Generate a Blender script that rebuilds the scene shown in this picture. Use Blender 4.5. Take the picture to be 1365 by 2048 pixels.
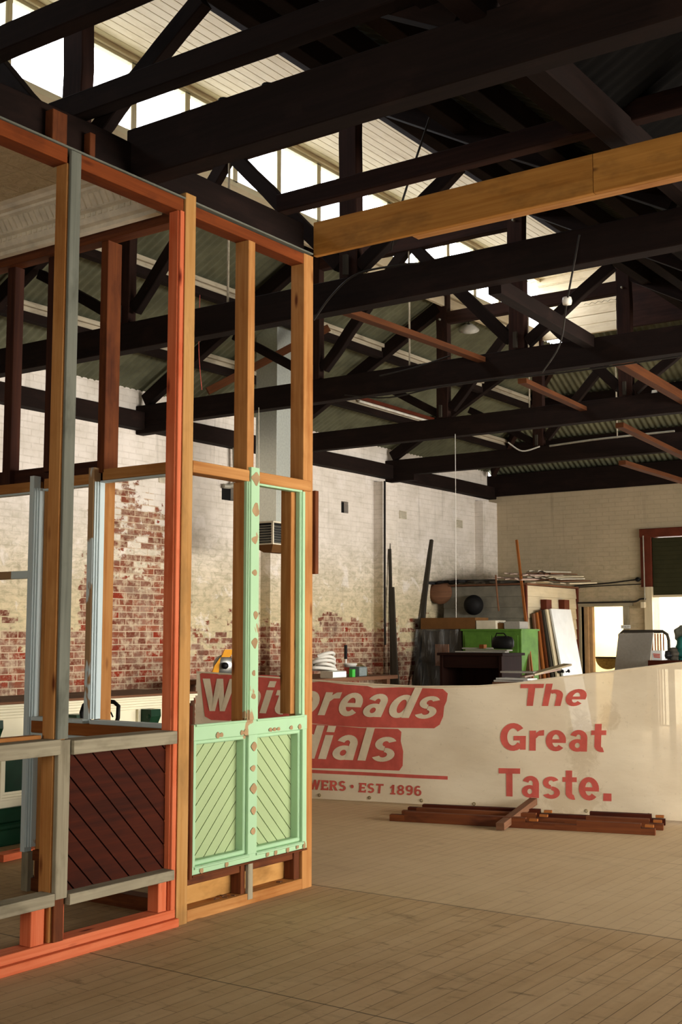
import bpy, bmesh, math, random
from mathutils import Vector, Matrix
random.seed(7)
for o in list(bpy.data.objects): bpy.data.objects.remove(o)
sc = bpy.context.scene
COL = sc.collection
R_ = math.radians

# ------------------------------------------------------------------ camera
FPX = 2378.0; PITCH = math.atan(246 / FPX); YAW = R_(35.13); EYE = Vector((0, 0, 1.6))
cd = bpy.data.cameras.new('camera'); cam = bpy.data.objects.new('camera', cd); COL.objects.link(cam)
cd.sensor_fit = 'VERTICAL'; cd.sensor_height = 36; cd.lens = 36 * FPX / 2048; cd.clip_end = 300
cam.location = EYE; cam.rotation_euler = (math.pi / 2 + PITCH, 0, YAW)
sc.camera = cam
# ------------------------------------------------------------------ light
W = bpy.data.worlds.new('world'); sc.world = W; W.use_nodes = True
bg = W.node_tree.nodes['Background']; bg.inputs[0].default_value = (0.93, 0.95, 1.0, 1); bg.inputs[1].default_value = 9.5

def area(name, loc, rot, sx, sy, power, col=(1, .95, .88), spread=180):
    l = bpy.data.lights.new(name, 'AREA'); l.shape = 'RECTANGLE'; l.size = sx; l.size_y = sy
    l.energy = power; l.color = col; l.spread = R_(spread)
    o = bpy.data.objects.new(name, l); COL.objects.link(o); o.location = loc; o.rotation_euler = rot; return o
# daylight entering by the right hand wall windows, and by the shopfront behind the camera
area('daylight_right_windows', (5.35, 10.9, 2.1), (0, R_(90), 0), 2.0, 10.4, 900, (1, .94, .86), 100)
area('daylight_shopfront', (0.0, -3.85, 1.9), (R_(90), 0, 0), 6.5, 2.4, 150, (1, .93, .83), 90)
area('daylight_roller_door', (-5.0, 19.65, 1.2), (R_(-90), 0, 0), 4.4, 2.1, 60, (1, .95, .88))
for i, (a, b) in enumerate(((2.0, 9.0), (9.0, 16.2))):
    p = area('monitor_portal', (-7.7, (a + b) / 2, 6.63), (0, R_(-90), 0), .74, b - a, 10); p.data.cycles.is_portal = True
p = area('door_portal', (-5.0, 19.7, 1.13), (R_(-90), 0, 0), 4.7, 2.26, 10); p.data.cycles.is_portal = True
sc.view_settings.view_transform = 'Standard'; sc.view_settings.look = 'None'
sc.view_settings.exposure = 0.0; sc.view_settings.gamma = 1.0; sc.view_settings.use_curve_mapping = False

# ------------------------------------------------------------------ rays from the photograph: a pixel and one known plane give a place
_F = Vector((-math.sin(YAW) * math.cos(PITCH), math.cos(YAW) * math.cos(PITCH), math.sin(PITCH)))
_R = Vector((math.cos(YAW), math.sin(YAW), 0)); _U = _R.cross(_F)
def at(px, py, x=None, y=None, z=None):
    d = _F + (px - 682.5) / FPX * _R - (py - 1024) / FPX * _U
    t = x / d.x if x is not None else y / d.y if y is not None else (z - 1.6) / d.z
    return EYE + d * t

# ------------------------------------------------------------------ materials
MATS = {}
class NT:
    def __init__(s, name, rough=.8, metal=0.):
        s.m = bpy.data.materials.new(name); s.m.use_nodes = True; s.t = s.m.node_tree; s.n = s.t.nodes
        s.b = s.n['Principled BSDF']; s.b.inputs['Roughness'].default_value = rough; s.b.inputs['Metallic'].default_value = metal
        s.b.inputs['Specular IOR Level'].default_value = .12
        s.tc = s.n.new('ShaderNodeTexCoord'); MATS[name] = s.m
    def l(s, a, b): s.t.links.new(a, b)
    def mp(s, src, scale=(1, 1, 1), loc=(0, 0, 0), rot=(0, 0, 0)):
        m = s.n.new('ShaderNodeMapping'); s.l(src, m.inputs[0]); m.inputs['Scale'].default_value = scale
        m.inputs['Location'].default_value = loc; m.inputs['Rotation'].default_value = rot; return m.outputs[0]
    def noise(s, vec, scale, det=3, rough=.55, dist=0):
        n = s.n.new('ShaderNodeTexNoise'); s.l(vec, n.inputs['Vector']); n.inputs['Scale'].default_value = scale
        n.inputs['Detail'].default_value = det; n.inputs['Roughness'].default_value = rough; n.inputs['Distortion'].default_value = dist
        return n.outputs[0]
    def ramp(s, fac, stops, interp='LINEAR'):
        r = s.n.new('ShaderNodeValToRGB'); s.l(fac, r.inputs[0]); e = r.color_ramp.elements; r.color_ramp.interpolation = interp
        while len(e) < len(stops): e.new(.5)
        for k, (p, c) in enumerate(stops):
            e[k].position = p; e[k].color = (c, c, c, 1) if isinstance(c, (int, float)) else (*c, 1)
        return r.outputs[0]
    def mix(s, fac, a, b, mode='MIX'):
        m = s.n.new('ShaderNodeMix'); m.data_type = 'RGBA'; m.blend_type = mode
        for k, v in ((0, fac), (6, a), (7, b)):
            if isinstance(v, (int, float)): m.inputs[k].default_value = v if k == 0 else (v, v, v, 1)
            elif isinstance(v, tuple): m.inputs[k].default_value = (*v, 1)
            else: s.l(v, m.inputs[k])
        return m.outputs[2]
    def math(s, op, a, b=0., c=None):
        m = s.n.new('ShaderNodeMath'); m.operation = op
        for k, v in enumerate((a, b, c)):
            if v is None: continue
            if isinstance(v, (int, float)): m.inputs[k].default_value = v
            else: s.l(v, m.inputs[k])
        return m.outputs[0]
    def mr(s, v, a, b, c=0., d=1., smooth=True):
        m = s.n.new('ShaderNodeMapRange'); m.interpolation_type = 'SMOOTHSTEP' if smooth else 'LINEAR'; s.l(v, m.inputs[0])
        for k, q in enumerate((a, b, c, d)): m.inputs[k + 1].default_value = q
        return m.outputs[0]
    def bump(s, h, st=.3, dist=.01):
        b = s.n.new('ShaderNodeBump'); b.inputs['Strength'].default_value = st; b.inputs['Distance'].default_value = dist
        s.l(h, b.inputs['Height']); s.l(b.outputs[0], s.b.inputs['Normal']); return b
    def col(s, c):
        if isinstance(c, tuple): s.b.inputs['Base Color'].default_value = (*c, 1)
        else: s.l(c, s.b.inputs['Base Color'])
def h(s):
    r = tuple(int(s[i:i + 2], 16) / 255 for i in (0, 2, 4)); return tuple(c / 12.92 if c < .04 else ((c + .055) / 1.055) ** 2.4 for c in r)

def wood(name, c1, c2, rough=.75, knots=None, stain=None, grain=1.0, stain_amt=.55):
    s = NT(name, rough); c1, c2 = h(c1), h(c2)
    oi = s.n.new('ShaderNodeObjectInfo')
    off = s.n.new('ShaderNodeVectorMath'); off.operation = 'ADD'; s.l(s.tc.outputs['UV'], off.inputs[0])
    sc_ = s.n.new('ShaderNodeVectorMath'); sc_.operation = 'SCALE'; s.l(oi.outputs['Location'], sc_.inputs[0]); sc_.inputs[3].default_value = 3.7
    s.l(sc_.outputs[0], off.inputs[1]); v = off.outputs[0]
    g = s.noise(s.mp(v, (1.2, 38 * grain, 1)), 1.0, 5, .6, .6)
    big = s.noise(s.mp(v, (1.1, 5, 1)), 1.3, 3)
    f = s.mix(.45, g, big)
    c = s.mix(s.ramp(f, [(.32, 0.), (.68, 1.)]), c1, c2)
    if stain:
        st = s.noise(s.mp(v, (1.0, 2.2, 1)), 2.1, 4, .65)
        m_ = s.math('MULTIPLY', s.ramp(st, [(.52, 0.), (.68, 1.)]), stain_amt); c = s.mix(m_, c, h(stain))
    if knots:
        vo = s.n.new('ShaderNodeTexVoronoi'); s.l(s.mp(v, (2.1, 7.5, 1)), vo.inputs['Vector']); vo.inputs['Scale'].default_value = 1.
        k = s.ramp(vo.outputs['Distance'], [(.05, 1.), (.14, 0.)]); c = s.mix(k, c, h(knots))
    s.col(c); s.bump(g, .25, .004); return s.m
def plain(name, c, rough=.7, metal=0., var=.25, vs=6, bump=.15):
    s = NT(name, rough, metal); c = h(c)
    n = s.noise(s.tc.outputs['Object'], vs, 5, .6)
    s.col(s.mix(s.ramp(n, [(.3, 0.), (.7, 1.)]), tuple(q * (1 - var) for q in c), tuple(min(1, q * (1 + var * .6)) for q in c)))
    if bump: s.bump(n, bump, .004)
    return s.m
def chippy(name, paint, bare, amt=.62, scale=7, rough=.55, stretch=(1, 1, .35)):
    s = NT(name, rough); o = s.tc.outputs['Object']
    n = s.noise(s.mp(o, stretch), scale, 4, .6, .4); k = s.ramp(n, [(amt, 0.), (amt + .015, 1.)])
    d = s.noise(o, 3, 4); pc = s.mix(s.ramp(d, [(.3, 0.), (.75, .35)]), h(paint), tuple(q * .72 for q in h(paint)))
    s.col(s.mix(k, pc, h(bare))); s.bump(s.math('MULTIPLY', k, -1.), .4, .003); return s.m

# walls: painted brick with the paint worn off
def brickwall(name, axis, patches, low=1.0, white='e8e0d8', cream='d2c09a', z0=1.15, z1=2.35, base=.0):
    s = NT(name, .9); o = s.tc.outputs['Object']; sx = s.n.new('ShaderNodeSeparateXYZ'); s.l(o, sx.inputs[0])
    cb = s.n.new('ShaderNodeCombineXYZ'); s.l(s.math('ADD', sx.outputs[0], sx.outputs[1]), cb.inputs[0]); s.l(sx.outputs[2], cb.inputs[1])
    wob = s.noise(o, 1.5, 2); wv = s.n.new('ShaderNodeVectorMath'); wv.operation = 'MULTIPLY_ADD'
    s.l(wob, wv.inputs[0]); wv.inputs[1].default_value = (.02, .012, 0); s.l(cb.outputs[0], wv.inputs[2]); P = wv.outputs[0]
    def brick(c1, c2, mo):
        b = s.n.new('ShaderNodeTexBrick'); s.l(P, b.inputs['Vector'])
        for k, v in (('Scale', 1.), ('Brick Width', .235), ('Row Height', .0785), ('Mortar Size', .007), ('Mortar Smooth', .25), ('Bias', 0.)): b.inputs[k].default_value = v
        b.offset = .5; b.inputs['Color1'].default_value = (*c1, 1); b.inputs['Color2'].default_value = (*c2, 1); b.inputs['Mortar'].default_value = (*mo, 1); return b
    rnd = brick((0, 0, 0), (1, 1, 1), (.5, .5, .5)); fac = rnd.outputs['Fac']; rv = rnd.outputs['Color']
    red = brick(h('6b3828'), h('99583f'), h('c4ab90'))
    hot = brick(h('9c3a22'), h('84301e'), h('b39a84'))
    mud = brick(h('85604e'), h('9c8270'), h('bda98f'))
    nl = s.noise(s.mp(P, (1, 1.6, 1)), .9, 4, .6); nf = s.noise(P, 9, 5, .7); nm = s.noise(s.mp(P, (1.0, 2.2, 1)), 3.3, 4, .65)
    zz = s.mr(sx.outputs[2], z1, z0); E = s.math('ADD', s.math('MULTIPLY', zz, .40 * low), .235 + base)
    for (cy, cz, wy, wz, st) in patches:
        dy = s.math('DIVIDE', s.math('SUBTRACT', sx.outputs[axis], cy), wy); dz = s.math('DIVIDE', s.math('SUBTRACT', sx.outputs[2], cz), wz)
        r = s.math('ADD', s.math('POWER', s.math('ABSOLUTE', dy), 3), s.math('POWER', s.math('ABSOLUTE', dz), 3))
        E = s.math('ADD', E, s.math('MULTIPLY', s.mr(r, 1.5, .5), st))
    t = s.math('ADD', s.math('MULTIPLY', rv, .22), s.math('ADD', s.math('MULTIPLY', nl, .48), s.math('MULTIPLY', nm, .30)))
    t = s.math('ADD', t, s.math('MULTIPLY', s.math('SUBTRACT', nf, .5), .34))
    ex = s.mr(s.math('SUBTRACT', E, t), -.015, .03)
    bare = s.mix(s.ramp(nm, [(.42, 0.), (.6, 1.)]), red.outputs['Color'], mud.outputs['Color'])
    hotm = s.ramp(s.math('ADD', s.math('MULTIPLY', rv, .6), s.math('MULTIPLY', nf, .4)), [(.66, 0.), (.70, 1.)])
    bare = s.mix(hotm, bare, hot.outputs['Color'])
    soot = s.noise(s.mp(P, (1, .8, 1)), 1.7, 5, .7, .4); bare = s.mix(s.ramp(soot, [(.5, 0.), (.68, .55)]), bare, h('4d4238'))
    bare = s.mix(s.ramp(nf, [(.47, 0.), (.64, .8)]), bare, h('c8b598'))
    pz = s.mr(sx.outputs[2], 1.7, 3.2); pn = s.noise(P, 2.2, 5, .65)
    paint = s.mix(s.math('MULTIPLY', pz, .9), h(cream), h(white))
    paint = s.mix(s.ramp(pn, [(.35, .0), (.75, .42)]), paint, h('968c72'))
    streak = s.noise(s.mp(P, (6, .35, 1)), 1.0, 4, .7)
    moss = s.noise(s.mp(P, (1.3, 2.4, 1)), 5.5, 6, .75, .6); paint = s.mix(s.math('MULTIPLY', s.ramp(moss, [(.45, 0.), (.62, .6)]), s.mr(sx.outputs[2], 3.6, 2.2)), paint, h('8f8a6c'))
    wht = s.noise(P, 2.6, 6, .7, .5); paint = s.mix(s.ramp(wht, [(.56, 0.), (.64, .6)]), paint, h(white))
    paint = s.mix(s.ramp(streak, [(.58, 0.), (.74, .35)]), paint, h('6e6450'))
    ghost = s.math('MULTIPLY', s.ramp(nm, [(.42, .8), (.6, .05)]), .26)
    paint = s.mix(s.math('MULTIPLY', fac, ghost), paint, h('8b7f66'))
    s.col(s.mix(ex, paint, bare))
    hh = s.math('ADD', s.math('MULTIPLY', fac, -.7), s.math('ADD', s.math('MULTIPLY', ex, -.35), s.math('MULTIPLY', nf, .3)))
    s.bump(hh, .55, .01); return s.m

brickwall('brick_left', 1, [(10.4, 2.2, .75, 1.4, .30), (9.2, .9, 1.6, .5, .14), (14.6, 1.2, 1.6, .7, .08)], z0=1.0, z1=2.6)
brickwall('brick_far', 0, [], low=.25, white='b5a58a', cream='b5a283', base=-.03)
brickwall('brick_pier', 2, [], low=.6)
wood('truss_wood', '120b08', '1f1410', .9, stain='281a15')
wood('truss_face', '20130f', '38231c', .85, stain='1c1413')
wood('stud_orange', '935a28', 'bd8a52', .7, knots='5a2c12', stain='8a5526')
wood('plate_wood_shaded', '5e2a0c', '83401a', .75, knots='3a1608', stain='4a200c')  # top plates: dimness high on the frame put into a darker wood
wood('stud_tan', 'a07038', 'bd9159', .7, knots='6b4a26', stain='806038')
wood('stud_red', 'b9532c', 'd87c55', .6, knots='5d1408', stain='b4481f')
wood('stud_brown', '4a2415', '74401f', .7, stain='331810')
wood('stud_dark', '2a1712', '4a2a1d', .75)
wood('pine', '8f5c22', 'b8823e', .7, knots='4f2c10', stain='6b4a22')
wood('grey_wood', '7d7460', 'a39a82', .85, stain='57503f')
wood('grey_dark', '5d5f55', '7a7b6e', .85, stain='43443a')
wood('mahogany', '2a0d03', '4a1a07', .75, stain='200903', stain_amt=.5)
wood('dark_desk', '160804', '26110a', .8)
wood('plank_brown', '573a29', '7c5840', .8)
wood('plank_dark', '2e2a24', '454037', .85)
wood('plank_orange', '7c431e', 'a0632f', .7)
wood('brace_wood', '3c2010', '5c341a', .8)
wood('chipboard', 'a8763c', 'c99a5c', .85, grain=.15, stain='6d4a22')
wood('cream_board', 'b9ab8c', 'cfc2a4', .7, grain=.4, stain='a99c80', stain_amt=.3)
wood('pale_purlin', '9a8f7a', 'c4b9a2', .8, stain='6a5f50')
wood('lining', 'd8c8a8', 'e6d9be', .6, grain=.3, stain='b39d78', stain_amt=.35)
chippy('mint', 'a6c9a0', 'a58a66', .66, 6)
chippy('mint_panel', 'a3b585', '7d9a78', .78, 5)
chippy('blue_chip', 'd0dedd', 'a5845f', .50, 4)
chippy('blue', 'cbdadb', 'a98f70', .66, 5)
chippy('cream_paint', 'e0d9bd', '9b8e70', .78, 6)
plain('dark_green', '12301f', .3, var=.3)
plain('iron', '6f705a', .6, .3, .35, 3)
plain('iron_shaded', '0a0806', .8, .1, .3, 3)  # same roof iron for the unlit parts, shade put into near black
plain('iron_part_shaded', '34342a', .6, .2, .3, 3)  # roof iron of the right slope, its shade put into a darker colour
plain('galv_light', 'dfe4da', .38, .75, .12, 40)
plain('galv_dark', '6d7775', .45, .35, .2, 40)
plain('tin', 'cabea0', .6, 0, .2, 5)
plain('cornice', 'e8e0cb', .6, 0, .2, 8)
plain('steel', '9b9b95', .35, .8, .2)
plain('black', '141313', .5, 0, .3)
plain('black_rubber', '1b1a1a', .6, 0, .2)
plain('white_plastic', 'd9d6cd', .4, 0, .08)
plain('yellow', 'e09a1c', .35, 0, .15)
plain('green_box', '3fae3c', .5, 0, .15)
plain('green_cupboard', '547c30', .6, 0, .3, 5)
plain('cubicle_front_shaded', '7b776a', .8)  # cream front boards of the cubicle, their shade put into a grey colour
plain('teal', '1f5a52', .6)
plain('card', '6b4a29', .9, 0, .15)
plain('card_pale', 'cfc6b0', .9, 0, .15)
plain('shutter', '33321f', .7, .1, .15)
plain('red_brown', '5b2a1b', .55, 0, .25)
plain('white_board', 'd3d6d4', .45, 0, .08)
plain('grey_board', '9a958b', .8, 0, .08, 30)
plain('pink_sheet', 'b9a294', .9, 0, .2)
plain('cable', '2a2622', .6)
plain('cream_room', 'efe3bf', .8, 0, .05)
plain('brass', '86764a', .55, .5, .4, 30)
plain('concrete', 'b8b2a6', .9, 0, .15)
plain('bare_wood', 'a58763', .8)
plain('red_paint', 'c25a4e', .7, 0, .2, 8, 0)
plain('letter_cream', 'dccdb0', .7, 0, .15, 6, 0)
plain('dull_pipe', '9c988a', .5, .2)
plain('porcelain', 'e3dfd2', .3)
# window glass
s = NT('glass', .05); tr = s.n.new('ShaderNodeBsdfTransparent'); gl = s.n.new('ShaderNodeBsdfGlossy'); gl.inputs['Roughness'].default_value = .03
mx = s.n.new('ShaderNodeMixShader'); mx.inputs[0].default_value = .06; s.l(tr.outputs[0], mx.inputs[1]); s.l(gl.outputs[0], mx.inputs[2]); s.l(mx.outputs[0], s.n['Material Output'].inputs[0])
# clear plastic wrap
s = NT('plastic_wrap', .15); tr = s.n.new('ShaderNodeBsdfTransparent'); mx = s.n.new('ShaderNodeMixShader')
s.b.inputs['Base Color'].default_value = (.6, .62, .62, 1); nz = s.noise(s.mp(s.tc.outputs['Object'], (3, 3, .7)), 3, 5, .7, 1.)
s.l(s.ramp(nz, [(.5, .04), (.75, .4)]), mx.inputs[0]); s.bump(nz, .9, .05); s.l(tr.outputs[0], mx.inputs[1]); s.l(s.b.outputs[0], mx.inputs[2]); s.l(mx.outputs[0], s.n['Material Output'].inputs[0])
# banner cloth: dirty cream, lets light through
s = NT('banner_cloth', .55); o = s.tc.outputs['Object']
n1 = s.noise(s.mp(o, (1, 1, 2.5)), 1.4, 5, .6); n2 = s.noise(o, 30, 4, .6); c = s.mix(s.ramp(n1, [(.35, 0.), (.75, .55)]), h('eadcc0'), h('cbb999'))
c = s.mix(s.ramp(n2, [(.62, 0.), (.75, .2)]), c, h('7c6a48'))
sx = s.n.new('ShaderNodeSeparateXYZ'); s.l(o, sx.inputs[0])
for (cx, cz, wx, wz) in ((-4.50, .16, .36, .17), (-4.42, .62, .16, .36), (-4.17, .88, .1, .18)):      # rusty water stains
    dx = s.math('DIVIDE', s.math('SUBTRACT', sx.outputs[0], cx), wx); dz = s.math('DIVIDE', s.math('SUBTRACT', sx.outputs[2], cz), wz)
    r = s.math('ADD', s.math('MULTIPLY', dx, dx), s.math('MULTIPLY', dz, dz)); n3 = s.noise(o, 9, 5, .7, 1.)
    k = s.mr(s.math('ADD', r, s.math('MULTIPLY', s.math('SUBTRACT', n3, .5), 3.)), 1.0, .2, 0, .26); c = s.mix(k, c, h('94733f'))
s.col(c); s.bump(n1, .3, .03)
tl = s.n.new('ShaderNodeBsdfTranslucent'); s.l(c, tl.inputs[0]); tp = s.n.new('ShaderNodeBsdfTransparent')
m1 = s.n.new('ShaderNodeMixShader'); m1.inputs[0].default_value = .14; s.l(s.b.outputs[0], m1.inputs[1]); s.l(tl.outputs[0], m1.inputs[2])
m2 = s.n.new('ShaderNodeMixShader'); m2.inputs[0].default_value = .10; s.l(m1.outputs[0], m2.inputs[1]); s.l(tp.outputs[0], m2.inputs[2]); s.l(m2.outputs[0], s.n['Material Output'].inputs[0])
# floor boards running along Y, with butt joints and grime
s = NT('floor_boards', .62); o = s.tc.outputs['Object']; br = s.n.new('ShaderNodeTexBrick'); s.l(s.mp(o, (1, 1, 1), (0, 0, 0), (0, 0, R_(90))), br.inputs['Vector'])
for k, v in (('Scale', 1.), ('Brick Width', 3.9), ('Row Height', .09), ('Mortar Size', .0022), ('Mortar Smooth', .3)): br.inputs[k].default_value = v
br.inputs['Color1'].default_value = (*h('b89a72'), 1); br.inputs['Color2'].default_value = (*h('af9169'), 1); br.inputs['Mortar'].default_value = (*h('5a4630'), 1); br.offset = .37
g = s.noise(s.mp(o, (30, 1.3, 1)), 1, 4); g2 = s.noise(o, .9, 5, .65); g3 = s.noise(s.mp(o, (1, 3, 1)), 4.5, 5, .7)
c = s.mix(s.ramp(g, [(.3, 0.), (.75, .28)]), br.outputs['Color'], h('7e6544')); c = s.mix(s.ramp(g2, [(.42, 0.), (.7, .5)]), c, h('c4aa84')); c = s.mix(s.ramp(g3, [(.58, 0.), (.70, .6)]), c, h('5a4a33'))
g4 = s.noise(s.mp(o, (.7, 2.6, 1)), 2.2, 6, .75, .8); c = s.mix(s.ramp(g4, [(.55, 0.), (.72, .45)]), c, h('655339'))
sx = s.n.new('ShaderNodeSeparateXYZ'); s.l(o, sx.inputs[0])
for yy, ww in ((6.33, .014), (4.35, .007), (8.35, .006), (12.0, .01)):      # joints across the boards
    wob = s.math('MULTIPLY', s.math('SUBTRACT', s.noise(o, 1.1, 3), .5), .05)
    dl = s.math('ABSOLUTE', s.math('ADD', s.math('SUBTRACT', sx.outputs[1], yy), wob)); c = s.mix(s.mr(dl, ww, ww * .3, 0, .8), c, h('2c231a'))
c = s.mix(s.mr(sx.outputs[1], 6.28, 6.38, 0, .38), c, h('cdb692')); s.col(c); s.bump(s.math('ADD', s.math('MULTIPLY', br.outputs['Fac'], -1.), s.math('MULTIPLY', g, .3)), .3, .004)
# pressed metal ceiling
s = NT('pressed_metal', .5); o = s.tc.outputs['Object']; br = s.n.new('ShaderNodeTexBrick'); s.l(o, br.inputs['Vector']); br.offset = 0
for k, v in (('Scale', 1.), ('Brick Width', .3), ('Row Height', .3), ('Mortar Size', .006), ('Mortar Smooth', .6)): br.inputs[k].default_value = v
vo = s.n.new('ShaderNodeTexVoronoi'); vo.feature = 'SMOOTH_F1'; s.l(o, vo.inputs['Vector']); vo.inputs['Scale'].default_value = 9
n = s.noise(o, 14, 4, .6, 1.5); s.col(s.mix(s.ramp(n, [(.35, 0.), (.7, 1.)]), h('bfae8c'), h('d6c7a6')))
s.bump(s.math('ADD', s.math('ADD', s.math('MULTIPLY', vo.outputs['Distance'], 1.2), n), s.math('MULTIPLY', br.outputs['Fac'], 1.)), .7, .02)

# ------------------------------------------------------------------ mesh builder
class MB:
    def __init__(s): s.v = []; s.f = []; s.uv = []; s.sm = []
    def add(s, vs, fs, uvs=None, smooth=False):
        b = len(s.v); s.v += [Vector(v) for v in vs]
        for i, f in enumerate(fs):
            s.f.append([b + k for k in f]); s.sm.append(smooth)
            if uvs: s.uv.append([uvs[k] for k in f])
            else:
                P = [Vector(vs[k]) for k in f]; n = (P[1] - P[0]).cross(P[2] - P[0])
                ax = max(range(3), key=lambda q: abs(n[q])); a, c = [(1, 2), (0, 2), (0, 1)][ax]; s.uv.append([(p[a], p[c]) for p in P])
        return s
    def timber(s, p0, p1, w, t, up=(0, 0, 1), c=.004, seg=1, jit=0., ends=(0, 0)):
        """bar from p0 to p1, w across (side), t along up; UV u runs along the grain"""
        p0, p1 = Vector(p0), Vector(p1); d = (p1 - p0); L = d.length; d.normalize(); up = Vector(up)
        if abs(d.dot(up)) > .95: up = Vector((1, 0, 0)) if abs(d.x) < .9 else Vector((0, 0, 1))
        side = d.cross(up).normalized(); u = side.cross(d).normalized(); c = min(c, w * .3, t * .3)
        prof = [(-w/2 + c, -t/2), (w/2 - c, -t/2), (w/2, -t/2 + c), (w/2, t/2 - c), (w/2 - c, t/2), (-w/2 + c, t/2), (-w/2, t/2 - c), (-w/2, -t/2 + c)]
        per = [0]; 
        for k in range(8):
            a, b2 = prof[k], prof[(k + 1) % 8]; per.append(per[-1] + math.hypot(a[0] - b2[0], a[1] - b2[1]))
        o1, o2 = random.random() * 20, random.random() * 20; vs = []; rings = []
        for k in range(seg + 1):
            q = p0 + d * (L * k / seg); ja, jb = (random.uniform(-jit, jit), random.uniform(-jit, jit))
            js = 1 + random.uniform(-jit, jit) * 2
            rings.append(len(vs)); vs += [q + side * (a * js + ja) + u * (b2 * js + jb) for a, b2 in prof]
        fs = []; uvs = []
        base = len(s.v); s.v += vs
        for k in range(seg):
            for j in range(8):
                j2 = (j + 1) % 8; s.f.append([base + rings[k] + j, base + rings[k + 1] + j, base + rings[k + 1] + j2, base + rings[k] + j2][::-1]); s.sm.append(False)
                ua, ub = o1 + L * k / seg, o1 + L * (k + 1) / seg
                s.uv.append([(ua, o2 + per[j]), (ub, o2 + per[j]), (ub, o2 + per[j + 1]), (ua, o2 + per[j + 1])][::-1])
        for r, fl in ((0, False), (seg, True)):
            f = [base + rings[r] + j for j in range(8)]; uvq = [(o1 + prof[j][0] * .2, o2 + prof[j][1]) for j in range(8)]
            if fl: f.reverse(); uvq.reverse()
            s.f.append(f); s.uv.append(uvq); s.sm.append(False)
        return s
    def box(s, x0, x1, y0, y1, z0, z1, c=.003, jit=0., seg=1):
        x0, x1 = sorted((x0, x1)); y0, y1 = sorted((y0, y1)); z0, z1 = sorted((z0, z1))
        X, Y, Z = x1 - x0, y1 - y0, z1 - z0; cx, cy, cz = (x0 + x1)/2, (y0 + y1)/2, (z0 + z1)/2
        if X >= Y and X >= Z: return s.timber((x0, cy, cz), (x1, cy, cz), Y, Z, (0, 0, 1), c, seg, jit)
        if Y >= Z: return s.timber((cx, y0, cz), (cx, y1, cz), X, Z, (0, 0, 1), c, seg, jit)
        return s.timber((cx, cy, z0), (cx, cy, z1), Y, X, (1, 0, 0), c, seg, jit)
    def prism(s, poly, vec):
        """planar polygon extruded by vec"""
        n = len(poly); P = [Vector(p) for p in poly]; Q = [p + Vector(vec) for p in P]
        nn = Vector((0, 0, 0))
        for i in range(n): nn += (P[i] - P[0]).cross(P[(i + 1) % n] - P[0])
        fl = nn.dot(Vector(vec)) > 0
        fs = [list(range(n)), [n + k for k in range(n)][::-1]] + [[k, n + k, n + (k + 1) % n, (k + 1) % n] for k in range(n)]
        if fl: fs = [f[::-1] for f in fs]
        return s.add(P + Q, fs)
    def tube(s, pts, r, seg=8, smooth=True, cap=True):
        pts = [Vector(p) for p in pts]; n = len(pts); rr = r if isinstance(r, (list, tuple)) else [r] * n; vs = []; prev = None
        for i, p in enumerate(pts):
            t = (pts[min(i + 1, n - 1)] - pts[max(i - 1, 0)]).normalized()
            if prev is None: a = t.cross(Vector((0, 0, 1))); a = a if a.length > .01 else Vector((1, 0, 0))
            else: a = prev - t * prev.dot(t)
            a.normalize(); prev = a; b = t.cross(a)
            vs += [p + (a * math.cos(2 * math.pi * k / seg) + b * math.sin(2 * math.pi * k / seg)) * rr[i] for k in range(seg)]
        fs = [[i * seg + k, i * seg + (k + 1) % seg, (i + 1) * seg + (k + 1) % seg, (i + 1) * seg + k] for i in range(n - 1) for k in range(seg)]
        s.add(vs, fs, smooth=smooth)
        if cap: s.add(vs[:seg], [list(range(seg))[::-1]]); s.add(vs[-seg:], [list(range(seg))])
        return s
    def lathe(s, prof, c=(0, 0, 0), axis=(0, 0, 1), seg=24, smooth=True):
        ax = Vector(axis).normalized(); a = ax.cross(Vector((1, 0, 0)) if abs(ax.x) < .9 else Vector((0, 1, 0))).normalized(); b = ax.cross(a); c = Vector(c); vs = []
        for (r, t) in prof: vs += [c + ax * t + (a * math.cos(2 * math.pi * k / seg) + b * math.sin(2 * math.pi * k / seg)) * max(r, .0002) for k in range(seg)]
        fs = [[i * seg + k, i * seg + (k + 1) % seg, (i + 1) * seg + (k + 1) % seg, (i + 1) * seg + k] for i in range(len(prof) - 1) for k in range(seg)]
        return s.add(vs, fs, smooth=smooth)
    def build(s, name, mat, parent=None, base=None):
        """base None: origin at the foot of the mesh (or the parent's origin)"""
        if parent is not None: o0 = Vector(parent['_o']) if '_o' in parent else Vector((0, 0, 0))
        elif base is not None: o0 = Vector(base)
        else:
            xs = [v.x for v in s.v]; ys = [v.y for v in s.v]; zs = [v.z for v in s.v]
            o0 = Vector(((min(xs) + max(xs)) / 2, (min(ys) + max(ys)) / 2, min(zs)))
        me = bpy.data.meshes.new(name); me.from_pydata([tuple(v - o0) for v in s.v], [], s.f)
        ul = me.uv_layers.new(name='UVMap'); k = 0
        for q in s.uv:
            for c in q: ul.data[k].uv = c; k += 1
        for p, sm in zip(me.polygons, s.sm): p.use_smooth = sm
        me.materials.append(MATS[mat]); o = bpy.data.objects.new(name, me); COL.objects.link(o)
        if parent is not None: o.parent = parent; o['_o'] = tuple(o0)
        else: o.location = o0; o['_o'] = tuple(o0)
        return o
def tag(o, label, cat, group=None, kind=None):
    if label: o['label'] = label
    if cat: o['category'] = cat
    if group: o['group'] = group
    if kind: o['kind'] = kind
    return o
def empty(name, loc, label, cat, group=None):
    o = bpy.data.objects.new(name, None); COL.objects.link(o); o.location = loc; o['_o'] = tuple(loc); o.empty_display_size = .1
    return tag(o, label, cat, group)
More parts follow.
